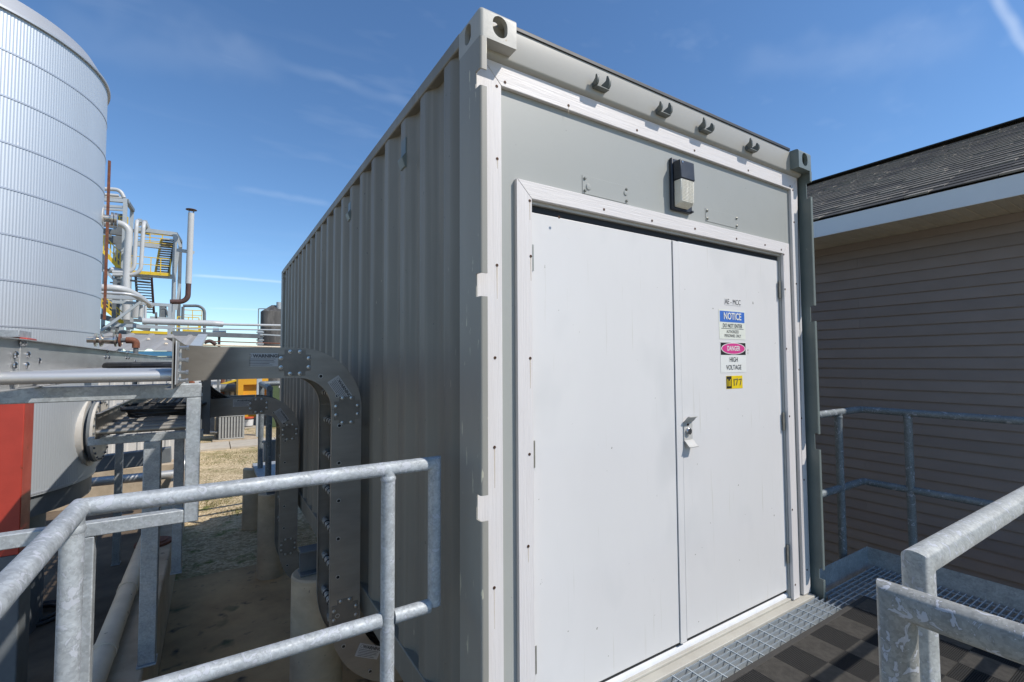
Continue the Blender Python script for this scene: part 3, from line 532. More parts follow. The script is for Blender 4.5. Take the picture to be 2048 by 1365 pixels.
# ================================================================== platform
GT = .09
pf = thing('steel_platform', 'galvanised grating platform with toe plates in front of the container doors', 'platform', (1.0, -1.4, GT-.2))
PX0, PX1 = -1.14, 3.215
def serr(x0, x1, teeth=True):
    n = int((x1-x0)/.011); top = []
    for k in range(n):
        a = x0+(x1-x0)*k/n; d = (x1-x0)/n
        top += [(a, 0), (a+d*.30, -.0035), (a+d*.62, -.0035), (a+d*.9, 0)] if teeth else []
    if not teeth: top = [(x0, 0)]
    poly = top+[(x1, 0), (x1, -.032), (x0, -.032)]; mb = MB(); n = len(poly)
    return mb.prism(poly, lambda p, t: (p[0], t, p[1]), -.0024, .0024)
bmA = mesh('bearing_bar', serr(PX0, PX1), 'grating_steel', sharp=None); bmB = mesh('bearing_bar', serr(PX0, PX1, False), 'grating_steel', sharp=None)
bmC = mesh('bearing_bar', serr(.06, 2.40), 'grating_steel', sharp=None); bmD = mesh('bearing_bar', serr(2.455, PX1), 'grating_steel', sharp=None)
y = .030
while y > -2.95:
    if y > -.003: inst('bearing_bar', bmC, (0, y, GT), pf); inst('bearing_bar', bmD, (0, y, GT), pf)
    else: inst('bearing_bar', bmA if y > -1.1 else bmB, (0, y, GT), pf)
    y -= .0302
rod = MB(); rod.box(-.003, .003, -2.95, -.006, -.0065, -.0012); rodm = mesh('cross_rod', rod, 'grating_steel'); rod = MB(); rod.box(-.003, .003, -2.95, .036, -.0065, -.0012); rodl = mesh('cross_rod', rod, 'grating_steel')
k = 0
while PX0+.04+k*.1016 < PX1:
    xx = PX0+.04+k*.1016; inst('cross_rod', rodl if (.06 < xx < 2.40 or xx > 2.46) else rodm, (xx, 0, GT), pf); k += 1
for (a, b, up) in (((2.452, .083, GT+.02), (3.235, .083, GT+.02), 0), ((3.23, .0805, GT+.02), (3.23, -2.98, GT+.02), 0)):
    mb = MB(); mb.bar(a, b, .006, .19); obj('toe_plate', mb, 'galv_beam', pf, .001)
for (a, b) in (((-1.15, -.012, GT-.12), (-.02, -.012, GT-.12)), ((-1.15, -2.97, GT-.12), (3.22, -2.97, GT-.12)), ((-1.15, -.02, GT-.12), (-1.15, -2.96, GT-.12)), ((3.215, .07, GT-.14), (3.215, -2.96, GT-.14)), ((.5, -.02, GT-.12), (.5, -2.96, GT-.12)), ((1.9, -.02, GT-.12), (1.9, -2.96, GT-.12))):
    mb = MB(); mb.bar(a, b, .05, .16); obj('frame_channel', mb, 'galv_beam', pf, .003)
for x, y in ((-1.15, -.06), (3.215, .03), (-1.15, -2.9), (3.215, -2.9), (1.9, -1.5)):
    mb = MB(); mb.box(x-.04, x+.04, y-.04, y+.04, GZ, GT-.21); obj('leg', mb, 'galv_beam', pf, .004)
# ------------------------------------------------------------------ guard rails
PR = .0245
def rail(name, label, runs, mat, loc, weld=True):
    t = thing(name, label, 'handrail', loc)
    for (nm, pts, r, fl) in runs:
        mb = MB(); mb.tube(fillet(pts, fl, 6) if fl else pts, r, 20); o = obj(nm, mb, mat, t, sharp=40)
        if weld and nm == 'post':
            p = Vector(pts[0]); mb = MB(); mb.lathe([(PR*1.0, -.012), (PR*1.13, -.004), (PR*1.06, .006), (PR*.9, .012)], p-Vector((0, 0, PR+.004)), n=18, caps=False); obj('weld', mb, mat, o)
    return t
ZL, YL, XL = 1.18, .19, -1.108
ZM = .655
rail('guard_rail', 'galvanised pipe guard rail with a corner at the left edge of the platform', [
    ('top_rail', [(XL, -2.9, ZL), (XL, YL, ZL), (-.098, YL, ZL), (-.098, YL, ZM)], PR, 0),
    ('mid_rail', [(XL, -2.9, ZM), (XL, YL, ZM), (-.30, YL, ZM)], PR, 0), ('mid_rail', [(-.252, YL, ZM), (-.098-.02, YL, ZM)], PR, 0),
    ('post', [(-.276, YL, ZL-.004), (-.276, YL, -.15)], PR, 0), ('post', [(XL, YL-.075, ZL-.004), (XL, YL-.075, -.15)], PR*1.0, 0), ('post', [(XL, -1.6, ZL-.004), (XL, -1.6, -.15)], PR, 0)], 'galv_pipe', (-.6, YL, -.15))
XR, YR, ZRR = 3.335, .135, 1.187
rail('guard_rail', 'weathered galvanised pipe rail in the shade beside the siding wall', [
    ('top_rail', [(2.50, YR, ZRR), (XR, YR, ZRR), (XR, -2.9, ZRR)], PR, .03), ('mid_rail', [(2.50, YR, .65), (XR, YR, .65), (XR, -2.9, .65)], PR, .03),
    ('post', [(2.985, YR, ZRR-.004), (2.985, YR, -.1)], PR, 0), ('post', [(XR, -.155, ZRR-.004), (XR, -.155, -.1)], PR, 0), ('post', [(XR, -1.45, ZRR-.004), (XR, -1.45, -.1)], PR, 0), ('post', [(XR, -2.7, ZRR-.004), (XR, -2.7, -.1)], PR, 0)], 'galv_dark', (XR, -1.3, -.1))  # zinc tone darkened to paint in the shade of the siding building
ZN = 1.188
t = rail('guard_rail', 'near galvanised rail crossing the platform towards the siding wall, its end rusty', [
    ('top_rail', [(.295, -1.148, ZN-.40), (.295, -1.148, ZN), (3.22, -1.148, ZN)], PR, 0), ('mid_rail', [(.40, -1.148, .66), (3.22, -1.148, .66)], PR, 0),
    ('post', [(1.75, -1.148, ZN-.004), (1.75, -1.148, GT)], PR, 0)], 'galv_white', (1.6, -1.148, GT))
for (dx, dy, dz, r_) in ((-.0170, -.012, .0165, .0050), (-.0155, -.016, .0125, .0035), (-.019, -.004, .0135, .0030)):
    mb = MB(); mb.lathe([(.0001, -.0012), (r_, -.0006), (r_*.7, .0008), (.0001, .001)], (.295+dx, -1.148+dy, ZN+dz), (dx, dy, dz), 7); obj('rust_spot', mb, 'rust', t)
rail('guard_rail', 'nearest galvanised rail with blotchy white oxide at the lower right corner', [
    ('top_rail', [(.088, -1.185, GT), (.088, -1.185, ZN), (.094, -3.0, ZN)], PR, 0), ('mid_rail', [(.088, -1.22, .66), (.094, -3.0, .66)], PR, 0),
    ('post', [(.094, -2.5, ZN-.004), (.094, -2.5, GT)], PR, 0)], 'galv_near', (.09, -2, GT))
# ------------------------------------------------------------------ door mat
mt = thing('door_mat', 'black rubber mat with a chequer of ribbed squares on the grating', 'mat', (1.7, -.56, GT))
MX0, MX1, MY0, MY1 = .82, 2.63, -1.03, -.128
mb = MB(); mb.box(MX0, MX1, MY0, MY1, GT+.001, GT+.006); obj('base', mb, 'mat_dark', mt, .002)
for (a, b, c, d) in ((MX0, MX1, MY1-.028, MY1), (MX0, MX1, MY0, MY0+.028), (MX0, MX0+.028, MY0+.0285, MY1-.0285), (MX1-.028, MX1, MY0+.0285, MY1-.0285)):
    mb = MB(); mb.box(a, b, c, d, GT+.0062, GT+.011); obj('border', mb, 'mat_edge', mt, .003)
nx, ny = 10, 5; tw, td = (MX1-MX0-.058)/nx, (MY1-MY0-.058)/ny
def tile(along, mat):
    mb = MB(); n = 22
    for k in range(n):
        if along: a = -tw/2+tw*k/n; mb.box(a+.001, a+tw/n*.62, -td/2+.001, td/2-.001, 0, .006)
        else: a = -td/2+td*k/n; mb.box(-tw/2+.001, tw/2-.001, a+.001, a+td/n*.62, 0, .006)
    return mesh('square', mb, mat, sharp=None)
ta, tb = tile(True, 'mat_light'), tile(False, 'mat_dark')
for i in range(nx):
    for j in range(ny): inst('square', ta if (i+j) % 2 else tb, (MX0+.029+tw*(i+.5), MY0+.029+td*(j+.5), GT+.0058), mt)
# ================================================================== siding building
bd = thing('siding_building', 'house with dark grey lap siding, white eave and grey shingle roof', 'building', (8, 1, GZ))
BX, BY0, BY1, SZ = 4.73, -4.2, 9.0, 2.76; EX = 4.12
mb = MB(); mb.box(BX+.02, BX+7.2, BY0, BY1, GZ, 2.80); obj('wall', mb, 'siding', bd)
ex = .1016; nC = int((SZ-GZ)/ex)
def board(L):
    mb = MB(); return mesh('siding_board', mb.prism([(.019, .016), (.001, .016), (-.003, 0), (-.006, 0), (-.0065, .006), (.012, ex+.005), (.019, ex+.005)], lambda p, t: (p[0]-.004, t, p[1]), 0, L), 'siding', sharp=20)
bl = {L: board(L) for L in (3.66, 2.4, 1.2)}
for c in range(nC):
    y = BY0+[0, -1.9, -.9, -2.8][c % 4]*0; off = [3.66, 1.2, 2.4, 1.2][c % 4]; y = BY0; first = True
    while y < BY1-.3:
        L = off if first else 3.66
        if L not in bl: L = 3.66
        if y+L > BY1: L = 1.2 if y+1.2 <= BY1 else None
        if L is None: break
        inst('siding_board', bl[L], (BX, y, SZ-.06-(c+1)*ex), bd); y += L+.0008; first = False
mb = MB(); mb.box(BX-.012, BX+.019, BY0, BY1, SZ-.075, SZ-.002); obj('frieze_board', mb, 'siding', bd, .003)
sp = MB(); w_ = .148; sp.prism([(0, .004), (.006, 0), (w_/2-.006, 0), (w_/2-.001, .004), (w_/2+.001, .004), (w_/2+.006, 0), (w_-.006, 0), (w_, .004), (w_, .012), (0, .012)], lambda p, t: (t, p[0], p[1]), EX+.005, BX+.018); spm = mesh('soffit_panel', sp, 'soffit', sharp=20)
y = -3.3
while y < 6.5: inst('soffit_panel', spm, (0, y, SZ), bd); y += .150
mb = MB(); mb.box(EX-.012, EX+.004, BY0-.3, BY1+.3, SZ-.01, SZ+.148); obj('fascia', mb, 'fascia_white', bd, .002)
RS, RW = .45, 3.5; RZ = SZ+.172; sl_ = math.hypot(1, RS)
mb = MB(); mb.add([(EX-.016, BY0-.3, RZ-.008), (EX+RW, BY0-.3, RZ-.008+RW*RS), (EX+RW, BY1+.3, RZ-.008+RW*RS), (EX-.016, BY1+.3, RZ-.008), (EX+2*RW, BY0-.3, RZ-.008), (EX+2*RW, BY1+.3, RZ-.008)], [(0, 1, 2, 3), (1, 4, 5, 2)])
mb.add([(EX-.016, BY0-.3, RZ-.022), (EX-.016, BY1+.3, RZ-.022), (EX+.1, BY1+.3, RZ-.025), (EX+.1, BY0-.3, RZ-.025)], [(0, 1, 2, 3)]); roof = obj('roof', mb, 'shingle1', bd, sharp=None)
gab = MB(); gab.add([(EX+.1, BY0-.02, SZ+.14), (EX+2*RW-.1, BY0-.02, SZ+.14), (EX+RW, BY0-.02, RZ+RW*RS-.02)], [(0, 1, 2)]); obj('gable', gab, 'siding', bd)
expo = .143; rows = int(RW*sl_/expo); tabs = []
for r in range(rows):
    y = -3.0+random.random()*.2
    while y < 5.6:
        L = random.choice((.12, .16, .2, .26, .33)); tabs.append((r, y, L)); y += L+.004
tang = Vector((1, 0, RS)).normalized(); nrm = Vector((-RS, 0, 1)).normalized()
def tabgeo(L, th):
    mb = MB(); a = tang*(expo+.02)
    v = [Vector((0, 0, 0)), Vector((0, L, 0)), a+Vector((0, L, 0)), a]; top = [v[0]+nrm*th, v[1]+nrm*th, v[2]+nrm*.001, v[3]+nrm*.001]
    return mb.add(v+top, [(4, 5, 6, 7), (0, 1, 5, 4), (0, 4, 7, 3), (1, 2, 6, 5)])
tm = {(L, k): mesh('shingle', tabgeo(L, (.013, .010, .016, .008)[k]), 'shingle%d' % k, sharp=None) for L in (.12, .16, .2, .26, .33) for k in range(4)}
def tpos(r, y): return Vector((EX-.02, y, RZ-.010))+tang*(expo*r)
order = sorted(tabs, key=lambda q: (q[1] > 1.2 or q[1] < -1.2, q[0], q[1])); rest = MB()
for i, (r, y, L) in enumerate(order):
    k = random.choices((0, 1, 2, 3), (4, 3, 3, 2))[0]
    if i < 300: inst('shingle', tm[(L, k)], tpos(r, y), roof)
    else:
        g = tabgeo(L, (.013, .010, .016, .008)[k]); o_ = tpos(r, y); rest.add([Vector(v)+o_ for v in g.v], g.f, k)
o = obj('shingles', rest, ['shingle0', 'shingle1', 'shingle2', 'shingle3'], roof, sharp=None); o['kind'] = 'stuff'
mb = MB(); cap = tang*(RW*sl_); mb.bar((EX+RW, BY0-.3, RZ+RW*RS+.004), (EX+RW, BY1+.3, RZ+RW*RS+.004), .26, .016); obj('ridge_cap', mb, 'shingle3', roof)
# ================================================================== cable trays
def strip(mb, pts, z0, z1, th=.004, fl=.022, side=1):
    """upright rail along a plan path with small flanges top and bottom"""
    P = [Vector((p[0], p[1], 0)) for p in pts]; n = len(P); nr = []
    for i in range(n):
        t = (P[min(i+1, n-1)]-P[max(i-1, 0)]).normalized(); nr.append(Vector((-t.y, t.x, 0))*side)
    def sheet(o0, o1, za, zb):
        vs = []
        for i in range(n):
            a, b = P[i]+nr[i]*o0, P[i]+nr[i]*o1; vs += [(a.x, a.y, za), (b.x, b.y, za), (b.x, b.y, zb), (a.x, a.y, zb)]
        fs = [(4*i+j, 4*i+(j+1) % 4, 4*i+4+(j+1) % 4, 4*i+4+j) for i in range(n-1) for j in range(4)]+[(0, 1, 2, 3), (4*n-1, 4*n-2, 4*n-3, 4*n-4)]
        mb.add(vs, fs)
    sheet(0, th, z0, z1); sheet(th+.0002, fl, z1-.003, z1); sheet(th+.0002, fl, z0, z0+.003)
    return mb
def fan(mb, outer, inner, y0, y1, flo=.02):
    """curved flat rail between two curves in an x-z plane, with edge flanges"""
    n = len(outer); vs = []
    for i in range(n):
        vs += [(outer[i][0], y0, outer[i][1]), (outer[i][0], y1, outer[i][1]), (inner[i][0], y1, inner[i][1]), (inner[i][0], y0, inner[i][1])]
    mb.add(vs, [(4*i+j, 4*i+(j+1) % 4, 4*i+4+(j+1) % 4, 4*i+4+j) for i in range(n-1) for j in range(4)]+[(0, 1, 2, 3), (4*n-1, 4*n-2, 4*n-3, 4*n-4)])
    s = 1 if y1 > y0 else -1
    for cur, oth in ((outer, inner), (inner, outer)):
        vs = []
        for i in range(n):
            d = Vector((oth[i][0]-cur[i][0], oth[i][1]-cur[i][1])).normalized()*.003; q = (cur[i][0]+d.x, cur[i][1]+d.y)
            vs += [(cur[i][0], y1+s*.0002, cur[i][1]), (cur[i][0], y1+s*flo, cur[i][1]), (q[0], y1+s*flo, q[1]), (q[0], y1+s*.0002, q[1])]
        mb.add(vs, [(4*i+j, 4*i+(j+1) % 4, 4*i+4+(j+1) % 4, 4*i+4+j) for i in range(n-1) for j in range(4)])
    return mb
bm_ = MB(); bm_.lathe([(.0115, 0), (.0115, .0015), (.0078, .002), (.0078, .007), (.005, .0085), (.0001, .0085)], (0, 0, 0), (0, -1, 0), 8); BOLT = mesh('bolt', bm_, 'bolt')
bm_ = MB(); bm_.lathe([(.0115, 0), (.0115, .002), (.006, .0025), (.006, .022), (.009, .022), (.009, .03), (.0001, .03)], (0, 0, 0), (1, 0, 0), 6); STUD = mesh('bolt', bm_, 'bolt')
bm_ = MB(); bm_.lathe([(.0125, 0), (.0125, .004), (.0095, .004), (.0095, -.001), (.0001, -.001)], (0, 0, 0), (0, -1, 0), 14); 
bmx = bm_; bmx.m = [0]*len(bmx.m)
for i, f in enumerate(bmx.f):
    if max(bmx.v[j][1] for j in f) > -.0001 and i > 30: bmx.m[i] = 1
GROM = mesh('rung_end', bmx, ['aluminium_bright', 'black_rubber'])
def cross_plate(w, h):
    a, b = w/2, h/2; e = .028; return [(-a+e, -b), (a-e, -b), (a-e, -b+e), (a, -b+e), (a, b-e), (a-e, b-e), (a-e, b), (-a+e, b), (-a+e, b-e), (-a, b-e), (-a, -b+e), (-a+e, -b+e)]
RO = .37; TH = .176; TWID = .42; XO = -.03
def cable_tray(label, zb, yn, yend, xl, zc, ystop):
    t = thing('cable_tray', label, 'cable tray', (-.6, yn, zb)); zt = zb+TH; yf = yn+TWID; A = 'aluminium'
    r = .30; xr = -.93; arcn = [(xr+r-r*math.cos(a), yn-r+r*math.sin(a)) for a in [k*PI/2/10 for k in range(11)]]
    mb = strip(MB(), [(xr, yend)]+[(xr, yend+.1)]+arcn+[(-.415, yn)], zb, zt, side=1); near = obj('side_rail', mb, A, t, sharp=30)
    mb = strip(MB(), [(xl, yend+.03 if yend > 1 else yend-.6), (xl, ystop)], zb, zt, side=-1); left = obj('side_rail', mb, 'aluminium_bright' if zb > 1.3 else 'aluminium', t, sharp=30)
    arcf = [(xr+r-r*math.cos(a), yf+r-r*math.sin(a)) for a in [k*PI/2/10 for k in range(11)]]
    mb = strip(MB(), [(xr, ystop)]+arcf+[(-.415, yf)], zb, zt, side=1); obj('side_rail', mb, A, t, sharp=30)
    c0 = (XO-RO, zt-RO); ang = [PI/2-PI/2*k/14 for k in range(15)]
    up_o = [(c0[0]+RO*math.cos(a), c0[1]+RO*math.sin(a)) for a in ang]; up_i = [(c0[0]+(RO-TH)*math.cos(a), c0[1]+(RO-TH)*math.sin(a)) for a in ang]
    up_o = [(-.413, zt)]+up_o; up_i = [(-.413, zb)]+up_i
    c1 = (XO+.34, zc); ang = [PI+PI/2*k/12 for k in range(13)]; lo_o = [(c1[0]+(.34+TH)*math.cos(a), c1[1]+(.34+TH)*math.sin(a)) for a in ang]; lo_i = [(c1[0]+.34*math.cos(a), c1[1]+.34*math.sin(a)) for a in ang]
    lo_o.append((c1[0]+.6, lo_o[-1][1])); lo_i.append((c1[0]+.6, lo_i[-1][1]))
    pieces = []
    for (y0, y1) in ((yn, yn+.004), (yf, yf-.004)):
        for (o_, i_) in ((up_o, up_i), ([(XO, c0[1]-.002), (XO, zc+.002)], [(XO-TH, c0[1]-.002), (XO-TH, zc+.002)]), (lo_o, lo_i)):
            pieces.append(obj('side_rail', fan(MB(), o_, i_, y0, y1), A, t, sharp=30))
    ny = yn-.0034
    for (cx, cz, rot) in ((-.413, zt-TH/2, 0), (XO-TH/2, c0[1]-.01, PI/2), (XO-TH/2, zc+.01, PI/2)):
        w, h = (.168, .150); poly = cross_plate(w, h); ca, sa = math.cos(rot), math.sin(rot)
        fnp = lambda p, tt: (cx+p[0]*ca-p[1]*sa, tt, cz+p[0]*sa+p[1]*ca)
        mb = MB(); mb.prism(poly, fnp, ny, yn-.0004); pl = obj('splice_plate', mb, 'aluminium_dull', t, .0008)
        for (u, v) in ((-.026, .064), (.026, .064), (-.026, -.064), (.026, -.064), (-.074, .026), (-.074, -.026), (.074, .026), (.074, -.026)):
            q = fnp((u, v), ny); inst('bolt', BOLT, q, pl)
    rg = MB(); rg.tube([(-(abs(xl)-abs(xr))/2+.005, 0, 0), ((abs(xl)-abs(xr))/2-.005, 0, 0)], .0195, 14); rgm = mesh('rung', rg, 'aluminium_bright' if zb > 1.3 else 'aluminium')  # darker metal on the lower tray puts its shade into the rung colour
    y = yend+.06; k = 0
    while y < ystop-.1: inst('rung', rgm, ((xl+xr)/2, y, zb+.045), t); y += .23
    rg = MB(); rg.tube([(0, .005, 0), (0, TWID-.005, 0)], .0175, 12)
    for k in range(9): a = .07+k*.035; rg.lathe([(.0178, a), (.022, a), (.022, a+.013), (.0178, a+.013)], (0, 0, 0), (0, 1, 0), 10, mi=1 if k % 2 else 2)
    rgv = mesh('rung', rg, ['aluminium_bright', 'cable', 'clamp'])
    zz = [c0[1]-.10-.225*k for k in range(int((c0[1]-.1-zc)/.225)+1)]
    spots = [(XO-TH+.045, z) for z in zz]+[(c0[0]+(RO-TH+.045)*math.cos(a), c0[1]+(RO-TH+.045)*math.sin(a)) for a in (.35, 1.0)]+[(c1[0]+(.34+TH-.045)*math.cos(a), c1[1]+(.34+TH-.045)*math.sin(a)) for a in (PI+.4, PI+.95)]
    for (x, z) in spots: inst('rung', rgv, (x, yn, z), t); inst('rung_end', GROM, (x, yn-.0004, z), near)
    return t, near, c0, c1
def warn_label(tray, cx, cz, yn, rot, w=.165, h=.075):
    ca, sa = math.cos(rot), math.sin(rot); ux, uy = Vector((ca, 0, sa)), Vector((-sa, 0, ca)); o = Vector((cx, yn-.0006, cz)); mb = MB()
    mb.add([o+ux*a*w/2+uy*b*h/2 for a, b in ((-1, -1), (1, -1), (1, 1), (-1, 1))], [(0, 1, 2, 3)], 0)
    text_on(mb, 'WARNING!', h*.34, o+ux*w*.13+uy*h*.28, ux, uy, 1, bold=.0012)
    for k in range(5):
        ll = (.86, .80, .84, .62, .74)[k]; c = o+uy*h*(.06-.115*k)+ux*(-w*(.9-ll)/2)*.5; e = c-Vector((0, .0006, 0)); mb.add([e+ux*a*w*ll/2+uy*b*h*.018 for a, b in ((-1, -1), (1, -1), (1, 1), (-1, 1))], [(0, 1, 2, 3)], 1)
    mb.lathe([(h*.13, 0), (h*.105, .0003)], o+ux*(-w*.36)+uy*h*.30-Vector((0, .0005, 0)), (0, -1, 0), 16, 1, caps=False)
    return obj('warning_label', mb, ['sign_grey', 'ink_grey'], tray, sharp=None)
T1, n1, c0, c1 = cable_tray('upper aluminium cable tray bending down beside the container wall', 1.475, 1.50, .47, -1.40, .05, 9.0)
q = at(537, 720, 1, 1.5); warn_label(T1, -.585, q.z, 1.50-.0002, 0); q = at(680, 778, 1, 1.5); warn_label(T1, q.x, q.z, 1.5-.0002, -PI/3.2, .15); q = at(737, 1303, 1, 1.5); warn_label(T1, q.x, q.z, 1.5-.0002, -.45, .15)
T2, n2, d0, d1 = cable_tray('lower aluminium cable tray farther along the container wall', 1.04, 4.0, 2.80, -1.50, -.36, 9.2)
q = at(484, 806, 1, 4.0); warn_label(T2, q.x, q.z, 4.0-.0002, 0); q = at(563, 832, 1, 4.0); warn_label(T2, q.x, q.z, 4.0-.0002, -PI/3.2, .15)
# end splice of the upper tray, carriage bolts on its far rail
mb = MB(); mb.box(-.9255, -.9215, .475, .64, 1.49, 1.64); ep = obj('splice_plate', mb, 'aluminium_bright', T1, .001); mb = MB(); mb.bar((-.918, .63, 1.495), (-.918, .63, 1.62), .006, .02, (0, 1, 0)); obj('end_angle', mb, 'aluminium_bright', T1)
for zz in (1.62, 1.575, 1.53, 1.50):
    inst('bolt', STUD, (-.9215, .60, zz), ep)
DOME = MB(); DOME.lathe([(.0125, 0), (.0118, .004), (.008, .007), (.0001, .0085)], (0, 0, 0), (1, 0, 0), 12); DOMEM = mesh('bolt', DOME, 'chrome')
mb = MB(); mb.box(-1.3985+.0025, -1.3925, .84, 1.05, 1.482, 1.644); s1 = obj('splice_plate', mb, 'aluminium_bright', T1, .001)
for py, xs_ in ((686, (42, 48)), (710, (31, 55)), (731, (29, 53))):
    for px in xs_: q = at(px, py, 0, -1.3925); inst('bolt', DOMEM, q, s1)
for px, py in ((77, 722), (214, 703), (210, 715), (217, 715), (255, 706), (252, 716), (257, 716), (270, 722)): q = at(px, py, 0, -1.396); inst('bolt', DOMEM, q, T1, None, (1, 1, 1))
# cables lying in the trays
def cable_run(label, pts, r, fl=.2, grp='cables in the trays'):
    mb = MB(); mb.tube(fillet(pts, fl, 7), r, 8); o = obj('cable', mb, 'cable', None, org=pts[0]); return tag(o, label, 'cable', grp)
for i in range(5):
    x = -1.33+.07*i; r = (.022, .017, .02, .015, .017)[i]; yy = 1.60+.055*(4-i)
    cable_run('black cable in the upper cable tray, %s from the tray rail beside the tank' % ('first', 'second', 'third', 'fourth', 'fifth')[i], [(x, 8.8, 1.555), (x, 5.5+.1*i, 1.545), (x+.01*i, 3.2, 1.545), (x, yy, 1.55), (-.38, yy, 1.55), (-.118+.012*(i % 2), yy, 1.42), (-.10+.012*(i % 2), yy, .1), (-.02, yy, -.15), (.25, yy, -.36), (.8, yy, -.38)], r, .22)
for i in range(7):
    x = -1.42+.065*i; r = (.016, .018, .015, .017, .015, .018, .016)[i]; yy = 4.07+.042*(6-i)
    cable_run('black cable in the lower cable tray, %s from the tray rail beside the tank' % ('first', 'second', 'third', 'fourth', 'fifth', 'sixth', 'seventh')[i], [(x, 9.1, 1.11), (x, 6.2-.2*(i % 3), 1.11+.01*(i % 2)), (x, yy, 1.115), (-.40, yy, 1.115), (-.118, yy, .98), (-.10, yy, -.3), (.0, yy, -.58), (.25, yy, -.78), (.8, yy, -.79)], r, .14)
for i in range(6):
    rr = .17+.012*i; cx, cy = -1.17+.01*(i % 3), 3.42+.02*(i % 2); mb = MB(); k0 = i*.4
    mb.tube([(cx+rr*1.25*math.cos(k0+a), cy+rr*.9*math.sin(k0+a), 1.145+.014*i+.006*math.sin(3*a)) for a in [2*PI*k/24 for k in range(24)]]+[(cx+rr*1.25*math.cos(k0), cy+rr*.9*math.sin(k0), 1.16+.014*i)], .011, 7); tag(obj('cable', mb, 'cable', None, org=(cx, cy, 1.12)), 'coiled spare loop of black cable in the lower cable tray', 'cable', 'spare cable loops')
for i in range(4):
    a = at(405, 762+7*i, 1, 3.55+.1*i); b = at(455-6*i, 797+1*i, 1, 4.15+.06*i); mb = MB(); mb.tube([a, a.lerp(b, .5)+Vector((0, 0, -.015)), b, b+Vector((.25, 0, -.1))], .014, 8)
    tag(obj('cable', mb, 'cable', None, org=a), '%s black cable slanting down behind the support frame into the lower tray' % ('topmost', 'second highest', 'third highest', 'lowest')[i], 'cable', 'slanting cables')
# ------------------------------------------------------------------ tray supports
sf = thing('tray_support_frame', 'galvanised rectangular steel frame carrying the upper cable tray', 'support frame', (-1.3, 1.055, -.65))
FY0, FY1 = 1.03, 1.08; lx = at(167, 1200, 1, 1.055).x
for nm, b in (('top_beam', (-2.9, -.857, FY0, FY1, 1.412, 1.4735)), ('upright', (-.912, -.858, FY0+.0005, FY1-.0005, .868, 1.4115)), ('bottom_beam', (-2.9, -.9125, FY0, FY1, .870, .925)), ('leg', (lx-.03, lx+.03, FY0+.002, FY1+.008, -.65, .8695)), ('leg', (-2.3, -2.24, FY0+.002, FY1+.008, GZ+.03, .8695))):
    mb = MB(); mb.box(*b); obj(nm, mb, 'galv_beam', sf, .004)
mb = MB(); mb.box(-.945, -.885, FY0+.004, FY1-.004, 1.474, 1.4748); cl = obj('clamp', mb, 'galv_beam', sf)
mb = MB(); mb.lathe([(.012, 0), (.012, .008), (.0001, .01)], (-.895, 1.05, 1.4745), n=6); obj('bolt', mb, 'rust', sf)
def stand(px, y, w, z1, lab, z0=-.65, top=None):
    x = at(px, 930, 1, y).x; t = thing('tray_stand', lab, 'stand', (x, y, z0)); mb = MB(); mb.box(x-w/2, x+w/2, y-w/2, y+w/2, z0+.012, z1-.06); obj('post', mb, 'galv_beam', t, .006)
    mb = MB(); mb.box(-1.56, -.87, y-.03, y+.03, z1-.0595, z1-.0008); obj('cross_beam', mb, 'galv_beam', t, .004); mb = MB(); mb.box(x-w*.56, x+w*.56, y-.07, y+.07, z0, z0+.0115); obj('base_plate', mb, 'galv_beam', t, .002)
stand(305, 3.0, .105, 1.04, 'thick square galvanised post under the open end of the lower tray')
stand(358, 4.75, .09, 1.04, 'second square post under the lower tray, behind the thick one')
stand(238, 7.6, .09, 1.04, 'far square post carrying the lower tray near the shed', GZ+.03)
mb = MB(); x = at(413, 800, 1, 3.45).x; mb.box(x-.03, x+.03, 3.42, 3.48, .95, 1.474); tag(obj('hanger_post', mb, 'steel_dark', None, .004, org=(x, 3.45, .95)), 'dark square hanger joining upper and lower cable trays', 'hanger')
# ================================================================== containment wall, piers
mb = MB(); mb.box(-1.46, -1.2, -2.5, 11.8, GZ, -.651); tag(obj('containment_wall', mb, 'concrete', None, .02, org=(-1.33, 4, GZ)), 'stained low concrete containment wall left of the container', 'wall')
mb = MB(); mb.box(-9, -1.462, 11.55, 11.8, GZ, -.66); tag(obj('containment_wall', mb, 'concrete', None, .02, org=(-5, 11.7, GZ)), 'far concrete containment wall in front of the corrugated shed', 'wall')
pp = thing('drain_pipe', 'long beige plastic drain pipe lying along the containment wall', 'pipe', (-1.5, 3, -.64))
def seg_pipe(parent, pts, r, mat, n=18, nm='pipe'): mb = MB(); mb.tube(pts, r, n); return obj(nm, mb, mat, parent, sharp=40)
for a, b in ((1.2, 3.18), (3.19, 4.33), (4.34, 6.9)): seg_pipe(pp, [(-1.46, a, -.574), (-1.46-.0*(b-a), b, -.574)], .075, 'pvc')
for y in (3.185, 4.335): seg_pipe(pp, [(-1.46, y-.05, -.574), (-1.46, y+.05, -.574)], .081, 'pvc', nm='coupling')
mb = MB(); p = at(307, 1080, 2, -.6); mb.lathe([(.0001, 0), (.19, 0), (.19, .03), (.14, .034), (.14, .045), (.0001, .05)], (p.x, p.y, -.6499), n=24); tag(obj('rusty_flange', mb, 'rust', None, org=(p.x, p.y, -.65)), 'rusty round flange lying on the containment wall', 'flange')
def pier(x, y, zt, r, lab, z0=GZ+.005):
    mb = MB(); mb.lathe([(r*1.02, 0), (r*1.01, .3), (r, (zt-z0)*.6), (r, zt-z0-.015), (r-.015, zt-z0), (.0001, zt-z0)], (x, y, z0), n=32); tag(obj('concrete_pier', mb, 'concrete_pier', None, org=(x, y, z0)), lab, 'pier', 'concrete piers')
